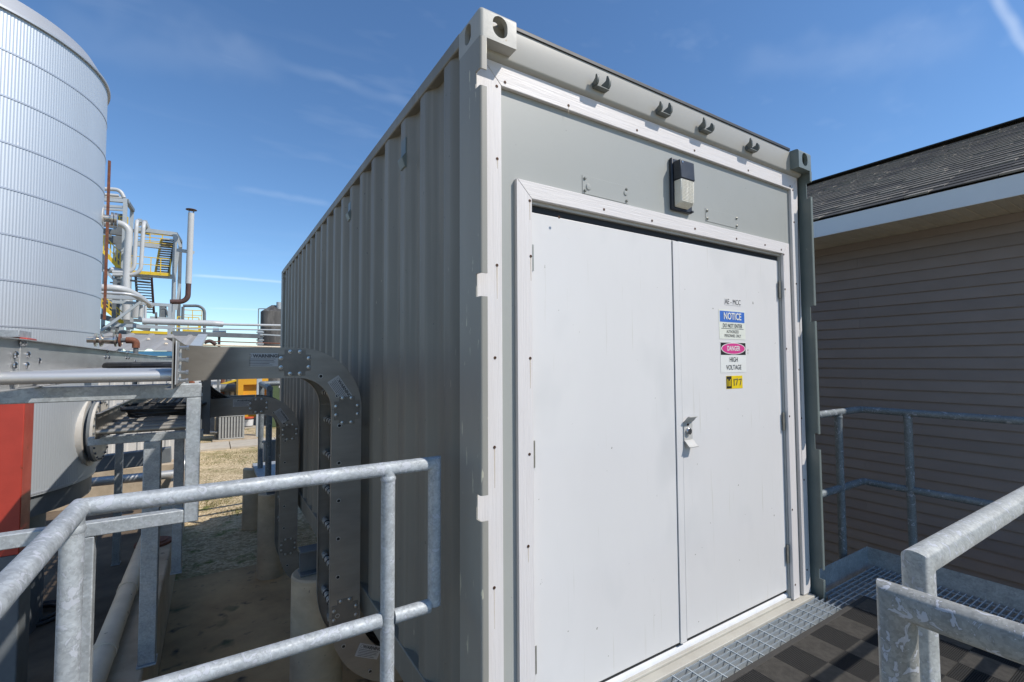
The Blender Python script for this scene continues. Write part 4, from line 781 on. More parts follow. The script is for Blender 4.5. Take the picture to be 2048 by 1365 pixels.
pier(-.03, 2.86, -.203, .205, 'round concrete pier nearest the camera under the steel cross beam'); pier(-.085, 6.0, -.25, .17, 'slim round concrete pier under the far end of the container'); pier(-.12, 8.35, -.33, .205, 'short round concrete pier beyond the container under the far rail')
pier(2.35, 2.86, -.203, .205, 'round concrete pier under the far side of the container'); pier(2.4, .35, -.203, .2, 'round concrete pier under the right front corner of the container')
for y in (2.86, 5.75, .35):
    mb = MB(); a = -.175 if y > 1 else .02; mb.box(a, 2.6, y-.075, y+.075, -.202, -.188); mb.box(a, 2.6, y-.075, y+.075, -.0145, -.0005); mb.box(a, 2.6, y-.006, y+.006, -.1878, -.0147)
    tag(obj('cross_beam', mb, 'steel_dark', None, .003, org=(1.2, y, -.2)), {2.86: 'grey steel I-beam under the container on the nearest pier', 5.75: 'grey steel I-beam under the far end of the container', .35: 'steel I-beam under the front end of the container'}[y], 'beam')
q = at(60, 1235, 2, GZ+.05); mb = MB(); mb.tube([(q.x+.42*math.cos(a)*(1-.01*k), q.y+.36*math.sin(a)*(1-.01*k), GZ+.055+.012*(k//20)) for k, a in enumerate([2*PI*k/20 for k in range(46)])], .022, 8); tag(obj('hose', mb, 'cable', None, org=(q.x, q.y, GZ+.03)), 'coiled black hose on the containment floor at lower left', 'hose')
# ================================================================== insulated tank
TX, TY, TR = -3.50, 5.99, 1.5
tk = thing('insulated_tank', 'tall round tank clad in ribbed aluminium sheet at the left', 'tank', (TX, TY, GZ))
n = int(2*PI*TR/.026); prof = []
for k in range(n):
    for j, d in ((0, 0), (.25, .0024), (.5, .0024), (.75, 0)): prof.append((2*PI*(k+j)/n, TR+d))
m_ = len(prof); mb = MB(); zs = (.25, 4.97)
mb.add([(TX+r*math.cos(a), TY+r*math.sin(a), z) for z in zs for a, r in prof], [(i, (i+1) % m_, m_+(i+1) % m_, m_+i) for i in range(m_)]); obj('cladding', mb, 'cladding', tk, sharp=80)
bd_ = MB(); bd_.lathe([(TR+.0036, -.009), (TR+.0065, -.008), (TR+.0065, .008), (TR+.0036, .009)], (0, 0, 0), n=160, caps=False); bdm = mesh('band', bd_, 'cladding_band')
for z in (4.58, 4.135, 3.69, 3.25, 2.81, 2.37, 1.93, .275): inst('band', bdm, (TX, TY, z), tk)
mb = MB(); mb.lathe([(TR-.02, -.002), (TR+.03, -.004), (TR+.03, .018), (TR+.018, .02), (TR-.10, .22), (.0001, .62)], (TX, TY, 4.972), n=120); obj('roof_flashing', mb, 'aluminium_bright', tk, sharp=25)
mb = MB(); mb.lathe([(TR-.42, GZ+.03), (TR-.42, .02), (TR-.03, .04), (TR-.03, .249)], (TX, TY, 0), n=90, caps=False); obj('skirt', mb, 'steel_dark', tk)  # dark steel tone also paints in the shade below the cladding
# direction from tank centre to its right-hand outline as seen from the platform
va = math.atan2(CAMP.y-TY, CAMP.x-TX)
am = va+math.acos(TR/math.hypot(CAMP.x-TX, CAMP.y-TY))-math.radians(13); dm = Vector((math.cos(am), math.sin(am), 0)); mo = Vector((TX, TY, .78))
mw = MB(); mw.lathe([(.405, TR-.07), (.405, TR+.004), (.362, TR+.006), (.362, TR-.06)], mo, dm, 40, caps=False); obj('manway_collar', mw, 'cover_beige', tk)
mw = MB(); mw.lathe([(.30, TR-.1), (.30, TR+.03), (.36, TR+.03), (.36, TR+.06)], mo, dm, 40, caps=False); mwn = obj('manway', mw, 'steel_dark', tk)
mw = MB(); mw.lathe([(.36, TR+.0602), (.36, TR+.085), (.0001, TR+.085)], mo, dm, 40); obj('cover', mw, 'cover_beige', mwn)
sd = dm.cross(Z).normalized(); hb_ = MB()
bb = MB(); bb.lathe([(.013, 0), (.013, .014), (.0001, .016)], (0, 0, 0), dm, 6); bbm = mesh('bolt', bb, 'steel_dark')
for k in range(24): a = 2*PI*k/24; inst('bolt', bbm, mo+dm*(TR+.085)+sd*(.335*math.cos(a))+Z*(.335*math.sin(a)), mwn)
c = mo+dm*(TR+.085); mb = MB(); mb.tube(fillet([c+Z*.12, c+Z*.12+dm*.07, c-Z*.12+dm*.07, c-Z*.12], .02, 4), .009, 8); obj('handle', mb, 'chrome', mwn)
mb = MB(); e = c+dm*.002; mb.add([e+sd*a*.06+Z*b for a, b in ((-1, -.10), (1, -.10), (1, .03), (-1, .03))], [(0, 1, 2, 3)], 0); mb.add([e+sd*a*.06+Z*b for a, b in ((-1, .031), (1, .031), (1, .11), (-1, .11))], [(0, 1, 2, 3)], 1); obj('sticker', mb, ['sign_white', 'lid_red'], mwn, sharp=None)
# nozzle with blind flange high on the tank
a2 = am+math.radians(9); d2 = Vector((math.cos(a2), math.sin(a2), 0)); zo = at(212, 420, 1, TY-.3).z; o_ = Vector((TX, TY, zo))
mb = MB(); mb.lathe([(.045, TR-.05), (.045, TR+.075), (.085, TR+.075), (.085, TR+.10), (.04, TR+.101), (.04, TR+.108), (.085, TR+.109), (.085, TR+.135), (.0001, TR+.135)], o_, d2, 24); nz_ = obj('nozzle', mb, 'stainless', tk, sharp=30)
mb = MB(); mb.lathe([(.13, TR-.05), (.13, TR+.006), (.05, TR+.008)], o_, d2, 30, caps=False); obj('collar', mb, 'cover_beige', nz_)
# drain valve
vy = 5.35; v0 = at(186, 680, 1, vy); v1 = at(252, 681, 1, vy); dv = thing('drain_valve', 'stainless flanged valve on the tank with a rusty elbow', 'valve', v0)
ax = (v1-v0); ax.z = 0; L = ax.length; ax.normalize()
mb = MB(); mb.lathe([(.034, -.05), (.034, .05), (.038, .06), (.06, .065), (.06, .085), (.04, .09), (.045, .13), (.045, .18), (.038, .21), (.036, L*.70)], v0, ax, 20); obj('body', mb, 'stainless', dv, sharp=30)
for s_ in (.015, .06, L*.66, L*.66+.035): mb = MB(); mb.lathe([(.036, 0), (.074, 0), (.074, .017), (.036, .017)], v0+ax*s_, ax, 24); obj('flange', mb, 'stainless' if s_ < L*.68 else 'rust', dv, sharp=30)
mb = MB(); mb.lathe([(.014, .04), (.014, .09), (.035, .09), (.035, .115), (.0001, .115)], v0+ax*.18, Z, 12); obj('stem', mb, 'stainless', dv)
e0 = v0+ax*(L*.70+.03); e1 = v0+ax*(L+.02); mb = MB(); mb.tube([e0, e1], .024, 14); obj('pipe', mb, 'steel_dark', dv)
mb = MB(); mb.tube(fillet([e1-ax*.02, e1+ax*.07, e1+ax*.07-Z*.085], .04, 6), .036, 16); obj('elbow', mb, 'rust', dv); mb = MB(); mb.tube([e1+ax*.07-Z*.08, e1+ax*.07-Z*.9], .024, 14); obj('pipe', mb, 'steel_dark', dv)
# red column and rusty strip
cx = at(46, 900, 1, 3.75).x; rc = thing('red_column', 'red painted steel column in front of the ribbed tank', 'column', (cx-.12, 3.75, GZ)); zt = at(20, 660, 1, 3.75).z
zq = at(20, 1112, 1, 3.75).z; mb = MB(); mb.box(cx-.30, cx+.01, 3.76, 4.05, GZ+.03, zq-.001); obj('pedestal', mb, 'steel_dark', rc, .01)
mb = MB(); mb.box(cx-.24, cx, 3.75, 3.99, zq, zt-.06); obj('shaft', mb, 'red_paint', rc, .006); mb = MB(); mb.box(cx-.27, cx-.04, 3.72, 4.02, zt-.0595, zt); obj('cap_plate', mb, 'galv_beam', rc, .004)
q = at(217, 400, 1, 7.4); mb = MB(); mb.box(q.x-.018, q.x+.012, 7.38, 7.42, at(217, 640, 1, 7.4).z, at(217, 322, 1, 7.4).z); tag(obj('rusty_strut', mb, 'rust', None, org=(q.x, 7.4, GZ)), 'tall thin rusty strut behind the tank edge', 'strut')
sp_ = thing('steam_pipe', 'shiny metal pipe running low behind the support frame', 'pipe', at(290, 960, 1, 9.5)); A, B = at(150, 968, 1, 9.5), at(352, 948, 1, 9.5)
mb = MB(); mb.tube(fillet([A, B, B+Vector((.25, .3, .35))], .12, 6), .08, 18); obj('pipe', mb, 'aluminium_bright', sp_, sharp=40); mb = MB(); mb.bar(A+Vector((0, .3, .25)), B+Vector((-.1, .3, .33)), .2, .28); obj('beam', mb, 'steel_dark', sp_, .01)
# ================================================================== far-end rail, cabinets by the container
fr = thing('guard_rail', 'far galvanised pipe rail behind the back end of the container', 'handrail', (0, 7.4, -.3))
for nm, pts in (('top_rail', [(1.6, 8.3, 1.19), (-.07, 8.15, 1.19), (-.065, 6.7, 1.17)]), ('post', [(-.07, 8.1, 1.18), (-.07, 8.1, -.33)]), ('post', [(-.065, 6.75, 1.16), (-.065, 6.75, -.33)]), ('mid_rail', [(1.6, 8.3, .65), (-.07, 8.12, .65)])):
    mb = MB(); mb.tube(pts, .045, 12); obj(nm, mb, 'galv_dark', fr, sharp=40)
mb = MB(); mb.box(-.16, 1.6, 6.6, 8.6, -.36, -.3); obj('deck', mb, 'galv_beam', fr)
q = at(541, 897, 1, 6.9); mb = MB(); mb.box(q.x-.1, q.x+.10, 6.86, 7.0, q.z-.2, q.z+.12); mb.box(q.x-.13, q.x+.13, 6.84, 6.86, q.z+.10, q.z+.135); tag(obj('junction_box', mb, 'steel_grey', None, .01, org=q), 'small grey junction box on the far rail posts', 'box')
# ================================================================== corrugated shed
SY = 14.5; sh = thing('corrugated_shed', 'pale corrugated shed with grey ribbed roof and blue eave trim behind the tank', 'shed', (-4.5, 16, GZ))
sx1 = at(384, 800, 1, SY).x; prof = []; x = sx1-9
while x < sx1: prof += [(x, 0), (x+.03, -.035), (x+.10, -.035), (x+.13, 0)]; x += .30
prof = [p for p in prof if p[0] <= sx1]+[(sx1, 0)]; m_ = len(prof); mb = MB(); mb.add([(a, SY+b, z) for z in (GZ+.35, 1.62) for a, b in prof], [(i, i+1, m_+i+1, m_+i) for i in range(m_-1)]); obj('wall', mb, 'shed_wall', sh, sharp=20)
mb = MB(); mb.box(sx1, sx1+.06, SY-.05, 19, GZ, 1.6); obj('corner_trim', mb, 'cab_white', sh); mb = MB(); mb.box(sx1-9, sx1-.001, SY+.03, SY+.1, GZ, 1.6); obj('inner_wall', mb, 'steel_dark', sh); mb = MB(); mb.box(sx1-9, sx1+.02, SY-.12, SY+.029, GZ, GZ+.349); obj('plinth', mb, 'concrete', sh, .01)
e0 = at(300, 702, 1, SY-.35); e1 = at(300, 670, 1, 20.0); xr0 = at(386, 700, 1, SY-.35).x; xr1 = at(405, 668, 1, 20.0).x; prof = []; u = 0.
while u < 1: prof += [(u, 0), (u+.004, .05), (u+.012, .05), (u+.016, 0)]; u += .048
prof = [p for p in prof if p[0] < 1]+[(1, 0)]; m_ = len(prof); mb = MB(); LX = 12
mb.add([((xr0-LX)+a*LX, SY-.35, e0.z+b) for a, b in prof]+[((xr1-LX)+a*LX, 20, e1.z+b) for a, b in prof], [(i, i+1, m_+i+1, m_+i) for i in range(m_-1)]); rf = obj('roof', mb, 'shed_roof', sh, sharp=20)
mb = MB(); mb.bar((xr0+.02, SY-.36, e0.z+.03), (xr1+.02, 20, e1.z+.03), .28, .10); obj('rake_flashing', mb, 'steel_grey', rf)
mb = MB(); mb.box(xr0-LX, xr0+.05, SY-.33, SY-.27, e0.z-.14, e0.z-.012); mb.box(xr0-LX, xr0, SY-.265, SY-.06, e0.z-.36, e0.z-.15); obj('eave_trim', mb, 'shed_blue', sh, .01)
random.seed(3); st = MB(); st.lathe([(.0001, 0), (.055, .01), (.04, .05), (.0001, .06)], (0, 0, 0), n=7); stm = mesh('fallen_leaf', st, 'pvc')
for k in range(14):
    v = random.random()*.8+.05; xx = (xr0+(xr1-xr0)*v)-.6-random.random()*5; yy = SY-.35+(20-SY+.35)*v; zz = e0.z+(e1.z-e0.z)*v; tag(inst('roof_fastener', stm, (xx, yy, zz+.02)), 'tan cap on the ribbed shed roof', 'cap', 'tan caps on the shed roof')
# ================================================================== process structure
P = lambda px, py, y: at(px, py, 1, y)
ps = thing('process_structure', 'grey steel process tower with yellow railings and stairs behind the shed', 'steel structure', (-3, 26, GZ))
YF, YB = 25.0, 29.0
def member(a, b, w, mat='steel_grey', nm='beam', h=None): w *= .72; mb = MB(); mb.bar(a, b, w, h or w); return obj(nm, mb, mat, ps)
def col(px, py0, y, w=.22, zb=GZ, mat='steel_grey'):
    q = P(px, py0, y); mb = MB(); x = q.x; w *= .66
    mb.box(x-w/2, x+w/2, y-w/2, y-w/2+.02, zb, q.z); mb.box(x-w/2, x+w/2, y+w/2-.02, y+w/2, zb, q.z); mb.box(x-.01, x+.01, y-w/2+.021, y+w/2-.021, zb, q.z); return obj('column', mb, mat, ps)
col(350.5, 466, YF, .24); col(361, 482, YB, .24, mat='steel_dark'); col(251, 398, YF, .22); col(264, 418, YB, .22); col(243, 440, YB-1, .18, mat='steel_dark'); col(212, 470, YF+1, .2); col(230, 560, YF-2, .18, mat='steel_dark'); col(340, 608, 22, .17); col(243, 430, YF+2, .5, mat='steel_dark')
for (x0, y0, x1, y1, w, yy, mt_) in ((205, 399, 251, 403, .2, YF, 'steel_grey'), (205, 393, 248, 396, .12, YB, 'pipe_white'), (205, 412, 251, 415, .14, YF, 'steel_grey'), (205, 418, 251, 421, .14, YB, 'steel_grey'), (276, 459, 350, 469, .24, YF, 'steel_grey'), (205, 450, 300, 468, .2, YB, 'steel_dark'), (272, 488, 322, 494, .26, YF, 'steel_grey'), (262, 548, 344, 554, .26, YF, 'steel_grey'), (205, 462, 250, 468, .3, YF+1, 'steel_dark'), (205, 478, 250, 484, .5, YF+3, 'steel_dark'),
                                      (224, 604, 340, 611, .16, 22, 'steel_grey'), (200, 593, 290, 598, .2, 22.5, 'steel_grey'), (222, 650, 340, 656, .18, 22, 'steel_grey'), (200, 633, 300, 660, .3, YF, 'steel_dark'), (205, 600, 250, 640, .3, YF+2, 'steel_dark'), (205, 540, 300, 556, .25, YB, 'steel_dark'), (200, 668, 345, 671, .35, YF, 'steel_dark')):
    member(P(x0, y0, yy), P(x1, y1, yy), w, mt_)
for (x0, y0, x1, y1, yy, w) in ((202, 662, 282, 604, 21.8, .13), (360, 568, 352, 620, YF, .14), (254, 401, 266, 421, YF, .16), (352, 470, 362, 495, YF, .16), (357, 500, 351, 545, YF, .12), (208, 540, 235, 566, 24, .14)):
    member(P(x0, y0, yy), P(x1, y1, yy if x0 != 254 else YB), w, 'steel_grey', 'brace')
for a, b, mt_ in ((P(253, 402, YF), P(266, 421, YB), 'steel_dark'), (P(351, 468, YF), P(361, 483, YB), 'steel_dark'), (P(279, 441, YF), P(296, 460, YB), 'steel_grey'), (P(290, 444, YF), P(298, 461, YB), 'steel_grey')): member(a, b, .2, mt_, 'beam')
random.seed(21)
for k in range(16):
    px = random.uniform(204, 250); py = random.uniform(425, 660); yy = random.choice((24.5, 26, 27.5, 29)); ln_ = random.uniform(12, 40)
    if random.random() < .6: member(P(px, py, yy), P(min(px+ln_, 262), py+2, yy), random.choice((.09, .13, .18)), random.choice(('steel_dark', 'steel_grey', 'pipe_white')))
    else: member(P(px, py, yy), P(px-1, py+ln_, yy), random.choice((.08, .12, .2)), random.choice(('steel_dark', 'steel_grey', 'pipe_white')), 'column')
for (x0, y0, x1, y1, w, yy, mt_) in ((262, 664, 345, 667, .16, 23.5, 'yellow_paint'), (255, 640, 330, 645, .2, 26, 'steel_dark'), (300, 635, 345, 638, .12, 24, 'steel_grey'), (246, 575, 258, 660, .25, 26, 'steel_dark'), (262, 600, 264, 660, .16, 25, 'steel_grey'), (312, 625, 313, 662, .12, 24, 'steel_dark'), (326, 612, 326, 640, .35, 25, 'steel_dark'), (205, 655, 260, 668, .3, 26, 'steel_dark'), (250, 560, 300, 566, .12, 27, 'steel_dark'), (357, 560, 359, 640, .12, 26, 'steel_dark'), (365, 662, 400, 664, .16, 22.8, 'yellow_paint'), (398, 640, 400, 668, .14, 22.8, 'yellow_paint')):
    member(P(x0, y0, yy), P(x1, y1, yy), w, mt_)
def rails(pts_top, drop_px, yy, nposts, toe=True, mids=(.5,)):
    a, b = P(*pts_top[0], yy), P(*pts_top[1], yy); dz = (P(pts_top[0][0], pts_top[0][1], yy).z-P(pts_top[0][0], pts_top[0][1]+drop_px, yy).z)
    mb = MB(); mb.bar(a, b, .034, .034); g = obj('handrail', mb, 'yellow_paint', ps)
    for m in mids: mb = MB(); mb.bar(a-Z*dz*m, b-Z*dz*m, .03, .03); obj('mid_rail', mb, 'yellow_paint', g)
    if toe: mb = MB(); mb.bar(a-Z*dz*.97, b-Z*dz*.97, .02, .14); obj('toe_board', mb, 'yellow_paint', g)
    for k in range(nposts): q = a.lerp(b, k/(nposts-1)); mb = MB(); mb.bar(q, q-Z*dz, .036, .036); obj('post', mb, 'yellow_paint', g)
rails(((275, 466), (349, 473)), 20, YF+.5, 4, True, (.35, .7)); rails(((262, 512), (341, 519)), 33, YF-.2, 5, True, (.45,)); rails(((222, 431), (256, 435)), 14, YF+.3, 3, False)
rails(((208, 471), (241, 507)), 33, YF-1, 6, True, (.5,)); rails(((204, 590), (246, 626)), 22, YF-1.2, 7, True, (.5,)); rails(((355, 634), (398, 636)), 40, 24, 3, True, (.5,)); rails(((366, 620), (404, 622)), 20, 27, 3, False); rails(((255, 590), (262, 640)), 12, YF, 2, False)
def stair(x0, y0, x1, y1, w_px, yy, n, lab, yel):
    a, b = P(x0, y0, yy), P(x1, y1, yy); w = (P(x0+w_px, y0, yy)-a).x; mb = MB(); mb.bar(a, b, .05, .09); s_ = obj('stair', mb, 'yellow_paint' if yel else 'rust', ps, label=lab)
    mb = MB(); mb.bar(a+X*w, b+X*w, .05, .09); obj('stringer', mb, 'steel_dark', s_); tr = MB(); tr.box(0, w, -.13, .13, -.012, .012); trm = mesh('tread', tr, 'steel_dark')
    for k in range(n): inst('tread', trm, a.lerp(b, (k+.5)/n), ps).parent = ps
stair(323, 478, 311, 545, 26, YF, 15, 'upper stair flight with a yellow stringer', True); stair(303, 552, 308, 628, -32, YF+1, 14, 'lower stair flight with a rusty stringer', False)
def pipe(label, pts, r, mat='pipe_white', fl=.5, grp='process pipes', n=14):
    mb = MB(); mb.tube(fillet(pts, fl, 6), r*.62, n); return tag(obj('process_pipe', mb, mat, None, org=pts[0]), label, 'pipe', grp)
yp = 23.5
pipe('thick white vertical process pipe, leftmost of three', [P(205, 446, yp), P(259, 447, yp), P(252, 560, yp), P(252, 640, yp)], .21)
pipe('white process pipe with a U bend, middle of three', [P(278, 450, yp+2), P(273.5, 441, yp), P(268, 546, yp), P(225, 545, yp)], .12, fl=.4)
pipe('white process pipe with a U bend, rightmost of three', [P(295, 458, yp+2), P(287.5, 443, yp), P(281, 550, yp), P(225, 550, yp)], .12, fl=.4)
pipe('wide white pipe leaving the tank and curving behind the stair', [P(195, 575, 21), P(245, 577, 21), P(275, 592, 21.8), P(300, 612, 23)], .20)
pipe('silver pipe just under the wide white pipe', [P(195, 585, 20.8), P(270, 589, 20.8), P(300, 610, 22)], .09, 'aluminium_bright')
pipe('big white header pipe with a rounded end above the shed roof', [P(285, 643, 20.5), P(350, 645, 20.5), P(430, 647.5, 20.5), P(445, 649, 20.6)], .19)
pipe('white pipe continuing right to the container edge', [P(440, 649, 20.3), P(640, 653, 20.3)], .075); pipe('thin grey pipe below the white header', [P(345, 657, 20.1), P(640, 662, 20.1)], .045, 'steel_grey')
pipe('thin rusty pipe below the cable rack', [P(410, 682.5, 19.5), P(640, 690, 19.5)], .03, 'rust'); pipe('tan pipe just above the upper cable tray', [P(395, 690, 18.5), P(640, 697, 18.5)], .05, 'pvc')
pipe('curved white pipe stub at the top left of the tower', [P(205, 378, YF), P(240, 380, YF), P(248, 396, YF)], .13, fl=.6); pipe('straight white pipe under the top beam', [P(205, 389, YB-1), P(238, 392, YB-1)], .12)
pipe('white vertical riser beside the diagonal brace', [P(291, 612, 21.5), P(290, 650, 21.5)], .07); pipe('stubby pale vessel behind the brace', [P(276, 612, 24), P(274, 636, 24)], .35); pipe('pale pipe elbow beside the tank', [P(222, 540, 24), P(248, 545, 24), P(262, 548, 25)], .22, 'aluminium_bright', .5)
pipe('thin white drop pipe under the beams', [P(283, 600, 22.5), P(280, 640, 22.5)], .10)
pipe('small black curved vent pipe', [P(320, 640, 24), P(321, 618, 24), P(332, 617, 24), P(338, 640, 24)], .06, 'steel_dark', .15); pipe('dark goose-neck pipe over the yellow guard', [P(366, 612, 23), P(409, 612, 23), P(409, 672, 23)], .095, 'steel_dark', .3); pipe('dark vertical pipe left of the yellow guard', [P(366, 614, 23), P(365, 650, 23)], .09, 'steel_dark')
rk = thing('cable_rack', 'dark horizontal cable rack crossing above the shed roof', 'cable rack', P(450, 672, 20)); mb = MB(); mb.bar(P(345, 667, 20), P(520, 673, 20), .3, .16); obj('rack', mb, 'steel_dark', rk); mb = MB(); mb.bar(P(518, 669, 20), P(640, 676, 20), .05, .05); obj('rail', mb, 'steel_grey', rk)
mb = MB(); mb.bar(P(438.5, 672, 20.2), Vector((P(438.5, 672, 20.2).x, 20.2, GZ)), .09, .09); obj('leg', mb, 'steel_dark', rk); mb = MB(); q = P(520.5, 660, 20.2); mb.box(q.x-.09, q.x+.09, 20.1, 20.3, GZ, q.z)
for k in range(6): mb.box(q.x-.13, q.x+.13, 20.06, 20.34, q.z-.12-.16*k, q.z-.08-.16*k)
obj('leg', mb, 'steel_grey', rk); mb = MB(); mb.bar(P(425, 664, 20.4), P(452, 664, 20.4), .5, .07); mb.bar(P(432, 656, 20.4), P(432, 663, 20.4), .12, .2, (1, 0, 0)); obj('bracket', mb, 'steel_grey', rk)
pipe('brown hose loop behind the rake of the shed', [P(408, 686, 18), P(420, 681, 18), P(432, 690, 18)], .10, 'stack_rust', .3)
# stack with rain cap
sk = thing('exhaust_stack', 'tall white exhaust stack with a rain cap and rusty lower elbow', 'stack', P(376, 600, 24)); a, b = P(382.5, 427, 24), P(377, 568, 24)
mb = MB(); mb.tube([a, b], .12, 18); obj('flue', mb, 'pipe_white', sk, sharp=40); mb = MB(); mb.tube(fillet([b, P(375.5, 604, 24), P(340, 604, 24)], .45, 7), .105, 18); obj('elbow', mb, 'stack_rust', sk, sharp=40)
mb = MB(); mb.lathe([(.22, 0), (.21, .02), (.0001, .07)], a+Z*.15, n=20); cp_ = obj('rain_cap', mb, 'stack_rust', sk)
for k in range(4): an = PI/4+k*PI/2; mb = MB(); mb.bar(a+Vector((.09*math.cos(an), .09*math.sin(an), -.02)), a+Vector((.15*math.cos(an), .15*math.sin(an), .16)), .02, .02); obj('strut', mb, 'steel_dark', cp_)
mb = MB(); mb.bar(P(356, 501, 24.5), P(386, 505, 24), .16, .14); obj('bracket', mb, 'steel_grey', sk)
# dark tank
q0, q1 = P(521, 630, 38), P(575, 630, 38); dc = Vector(((q0.x+q1.x)/2, 38, GZ)); dR = (q1.x-q0.x)/2; dt = thing('dark_tank', 'weathered black storage tank at the far corner of the container', 'tank', dc); zt = P(530, 625, 38).z
mb = MB(); mb.lathe([(dR, 0), (dR, zt-GZ), (dR*.98, zt-GZ+.05), (.2, zt-GZ+.55)], dc, n=40); obj('shell', mb, 'dark_tank', dt, sharp=30)
mb = MB(); v_ = P(556, 620, 38); mb.tube([Vector((v_.x, 37.6, zt+.2)), Vector((v_.x, 37.6, P(556, 606, 38).z))], .16, 12); obj('vent', mb, 'galv_beam', dt)
mb = MB(); l0, l1 = P(517, 618, 37), P(536, 618, 37); mb.bar(l0, l1, .06, .06); mb.bar(l0, Vector((l0.x, 37, zt-3)), .06, .06, (1, 0, 0)); mb.bar(l1, Vector((l1.x, 37, zt)), .06, .06, (1, 0, 0)); obj('ladder_rail', mb, 'steel_dark', dt)
# ================================================================== yard equipment
q = at(463, 879, 2, GZ+.06); ac = thing('air_conditioner', 'beige air conditioner condenser with vertical louvres on a concrete pad', 'air conditioner', (q.x, q.y, GZ)); s = .43; hh = 1.0; cx, cy = q.x, q.y+.45
mb = MB(); mb.box(cx-.62, cx+.85, cy-.66, cy+.7, GZ, GZ+.06); obj('pad', mb, 'concrete', ac, .01)
mb = MB(); mb.box(cx-s+.03, cx+s-.03, cy-s+.03, cy+s-.03, GZ+.1, GZ+hh-.06); obj('coil', mb, 'ac_dark', ac); mb = MB(); mb.box(cx-s, cx+s, cy-s, cy+s, GZ+.061, GZ+.11); mb.box(cx-s, cx+s, cy-s, cy+s, GZ+hh-.09, GZ+hh); obj('casing', mb, 'ac_beige', ac, .02)
lv = MB(); lv.box(-.026, .026, -.006, .006, GZ+.112, GZ+hh-.092); lvm = mesh('louvre', lv, 'ac_beige')
for k in range(9):
    u = -s+.045+k*(2*s-.09)/8; inst('louvre', lvm, (cx+u, cy-s+.01, 0), ac); inst('louvre', lvm, (cx-s+.01, cy+u, 0), ac, (0, 0, PI/2)); inst('louvre', lvm, (cx+s-.01, cy+u, 0), ac, (0, 0, PI/2))
for k in range(4): mb = MB(); mb.lathe([(.08+.09*k, 0), (.095+.09*k, .01), (.08+.09*k, .02)], (cx, cy, GZ+hh+.002), n=24, caps=False); obj('fan_guard', mb, 'ac_dark', ac)
mb = MB(); mb.box(cx-s-.13, cx-s+.55, cy+s+.08, cy+s+.35, GZ+.06, GZ+hh+.12); obj('line_box', mb, 'pvc', ac, .02)
mb = MB(); mb.tube(fillet([(cx-s-.02, cy, GZ+.3), (cx-s-.5, cy+.1, GZ+.35), (cx-s-1.2, cy+.3, GZ+.75)], .3, 5), .05, 10); obj('conduit', mb, 'aluminium_bright', ac)
q = at(497, 855, 2, GZ+.02); bu = thing('bucket', 'white plastic bucket with a red lid beside the condenser', 'bucket', (q.x, q.y, GZ)); mb = MB(); mb.lathe([(.17, 0), (.20, .42)], q, n=20); obj('pail', mb, 'ac_dark', bu); mb = MB(); mb.lathe([(.215, .42), (.215, .47), (.0001, .475)], q, n=20); obj('lid', mb, 'lid_red', bu); mb = MB(); mb.lathe([(.182, .08), (.2, .36)], q, n=8, a0=2.2, a1=4.0, caps=False); mb.lathe([(.186, .08), (.203, .36)], q, (0, 0, 1), 24, caps=False) if True else 0; obj('label_band', mb, 'cab_white', bu)
ye = thing('orange_enclosure', 'bright orange equipment enclosure with a recessed panel behind the lower tray', 'enclosure', P(510, 860, 24)); a, b = P(477, 735, 24), P(537, 735, 24); zb_ = P(500, 850, 24).z; zt_ = P(500, 745, 24).z
def frame_box(x0, x1, ya, yb, z0, z1, rx0, rx1, rz0, rz1):
    mb = MB(); mb.box(x0, rx0, ya, yb, z0, z1); mb.box(rx1, x1, ya, yb, z0, z1); mb.box(rx0, rx1, ya, yb, rz1, z1); mb.box(rx0, rx1, ya, yb, z0, rz0); mb.box(rx0, rx1, ya+.22, yb, rz0, rz1); return mb
r0_, r1_ = P(487, 770, 24), P(533, 770, 24); obj('body', frame_box(a.x, b.x, 24, 26.2, zb_+.35, zt_, r0_.x, r1_.x, P(500, 800, 24).z, r0_.z), 'orange_panel', ye, sharp=None); mb = MB(); mb.box(a.x-.3, b.x+.4, 23.9, 26.4, GZ, zb_+.34); obj('skid', mb, 'steel_dark', ye)
mb = MB(); mb.box(a.x-.9, b.x+3, 23.2, 27, GZ+.001, GZ+.06); tag(obj('equipment_slab', mb, 'sidewalk', None, org=(a.x, 24, GZ)), kind='structure')
wc = thing('white_cabinet', 'white electrical cabinet left of the orange enclosure', 'cabinet', P(420, 800, 22)); a, b = P(408, 760, 22), P(441, 760, 22); mb = MB(); mb.box(a.x-.3, b.x, 22, 22.8, P(420, 788, 22).z, a.z); obj('body', mb, 'cab_white', wc, .02); mb = MB(); mb.box(a.x-.2, b.x-.1, 22.1, 22.7, GZ, P(420, 788, 22).z-.001); obj('base', mb, 'steel_dark', wc); mb = MB(); mb.box((a.x+b.x)/2-.02, (a.x+b.x)/2+.02, 21.96, 21.999, a.z-.5, a.z-.2); obj('handle', mb, 'steel_dark', wc)
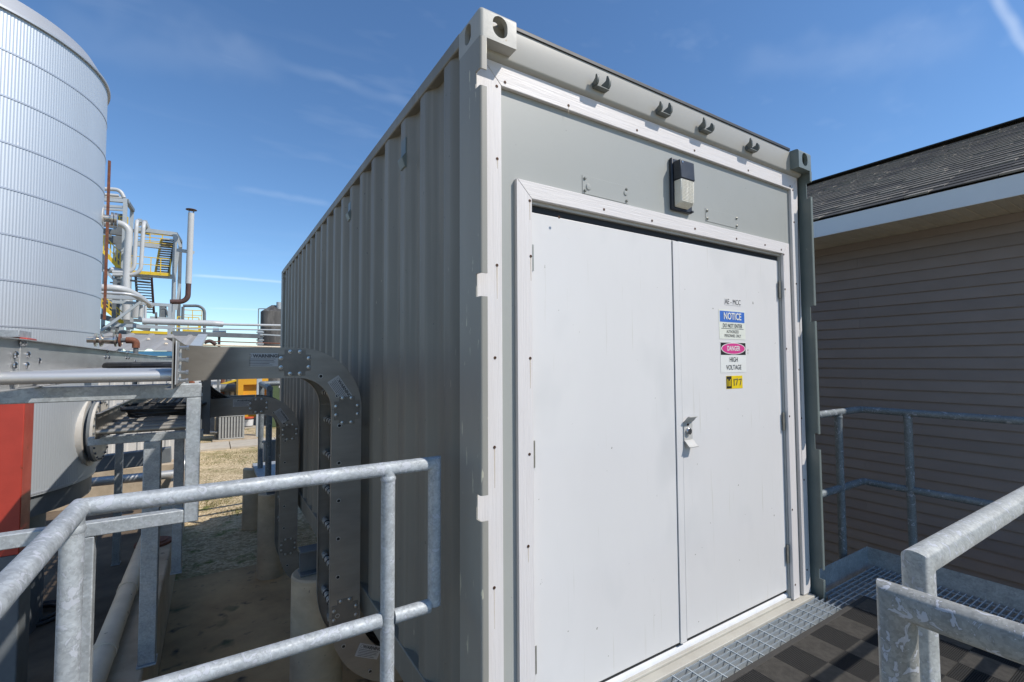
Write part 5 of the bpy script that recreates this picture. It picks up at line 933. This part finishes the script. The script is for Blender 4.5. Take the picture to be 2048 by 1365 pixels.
gc = thing('green_cabinet', 'dark green cabinet beyond the back corner of the container', 'cabinet', P(550, 800, 23)); a, b = P(541, 768, 23), P(600, 768, 23); mb = MB(); mb.box(a.x, b.x, 23, 25, GZ, a.z); obj('body', mb, 'cab_green', gc, .03); mb = MB(); mb.box(a.x+.35, a.x+.6, 22.98, 22.999, a.z-.2, a.z-.08); obj('tag', mb, 'cab_white', gc)
tn = thing('pipe_skid', 'tan skid of pipes and valves between the white cabinet and the orange enclosure', 'skid', P(458, 800, 27)); mb = MB(); a, b = P(438, 765, 27), P(478, 790, 27); mb.box(a.x, b.x, 27.2, 27.6, GZ, a.z-.3); obj('panel', mb, 'pvc', tn)
for k, (px, mt_) in enumerate(((445, 'rust'), (456, 'steel_dark'), (466, 'pvc'), (473, 'steel_dark'))): mb = MB(); q = P(px, 750+3*k, 27); mb.tube([q, Vector((q.x, q.y, GZ))], .11, 10); obj('pipe', mb, mt_, tn)
mb = MB(); mb.bar(P(436, 771, 26.8), P(476, 760, 26.8), .1, .1); obj('rail', mb, 'yellow_paint', tn); mb = MB(); mb.tube([P(440, 776, 26.7), P(474, 776, 26.7)], .2, 12); obj('pipe', mb, 'steel_dark', tn)
# grass
random.seed(11); gm = MB()
for _ in range(900):
    px, py = random.uniform(390, 545), random.uniform(866, 1030); q = at(px, py, 2, GZ); 
    if yA-.05 < q.y < yB+.05: continue
    if math.sin(q.x*2.1+q.y*.9)+math.sin(q.y*1.7-q.x*.6) < .15: continue
    for b in range(12):
        x, y = q.x+random.gauss(0, .13), q.y+random.gauss(0, .13)
        if yA-.05 < y < yB+.05: continue
        h = random.uniform(.02, .055); an = random.random()*PI; dx, dy = math.cos(an)*.006, math.sin(an)*.006; lx_, ly_ = random.gauss(0, .02), random.gauss(0, .02)
        gm.add([(x-dx, y-dy, GZ), (x+dx, y+dy, GZ), (x+lx_, y+ly_, GZ+h)], [(0, 1, 2)], random.randrange(2))
M('grass_green', (.11, .14, .03), (.08, .10, .025), 3, .8); M('grass_dry', (.25, .22, .08), (.2, .17, .06), 3, .8)
tag(obj('grass', gm, ['grass_green', 'grass_dry'], sharp=None), 'thin green grass growing through the gravel', 'grass', kind='stuff')
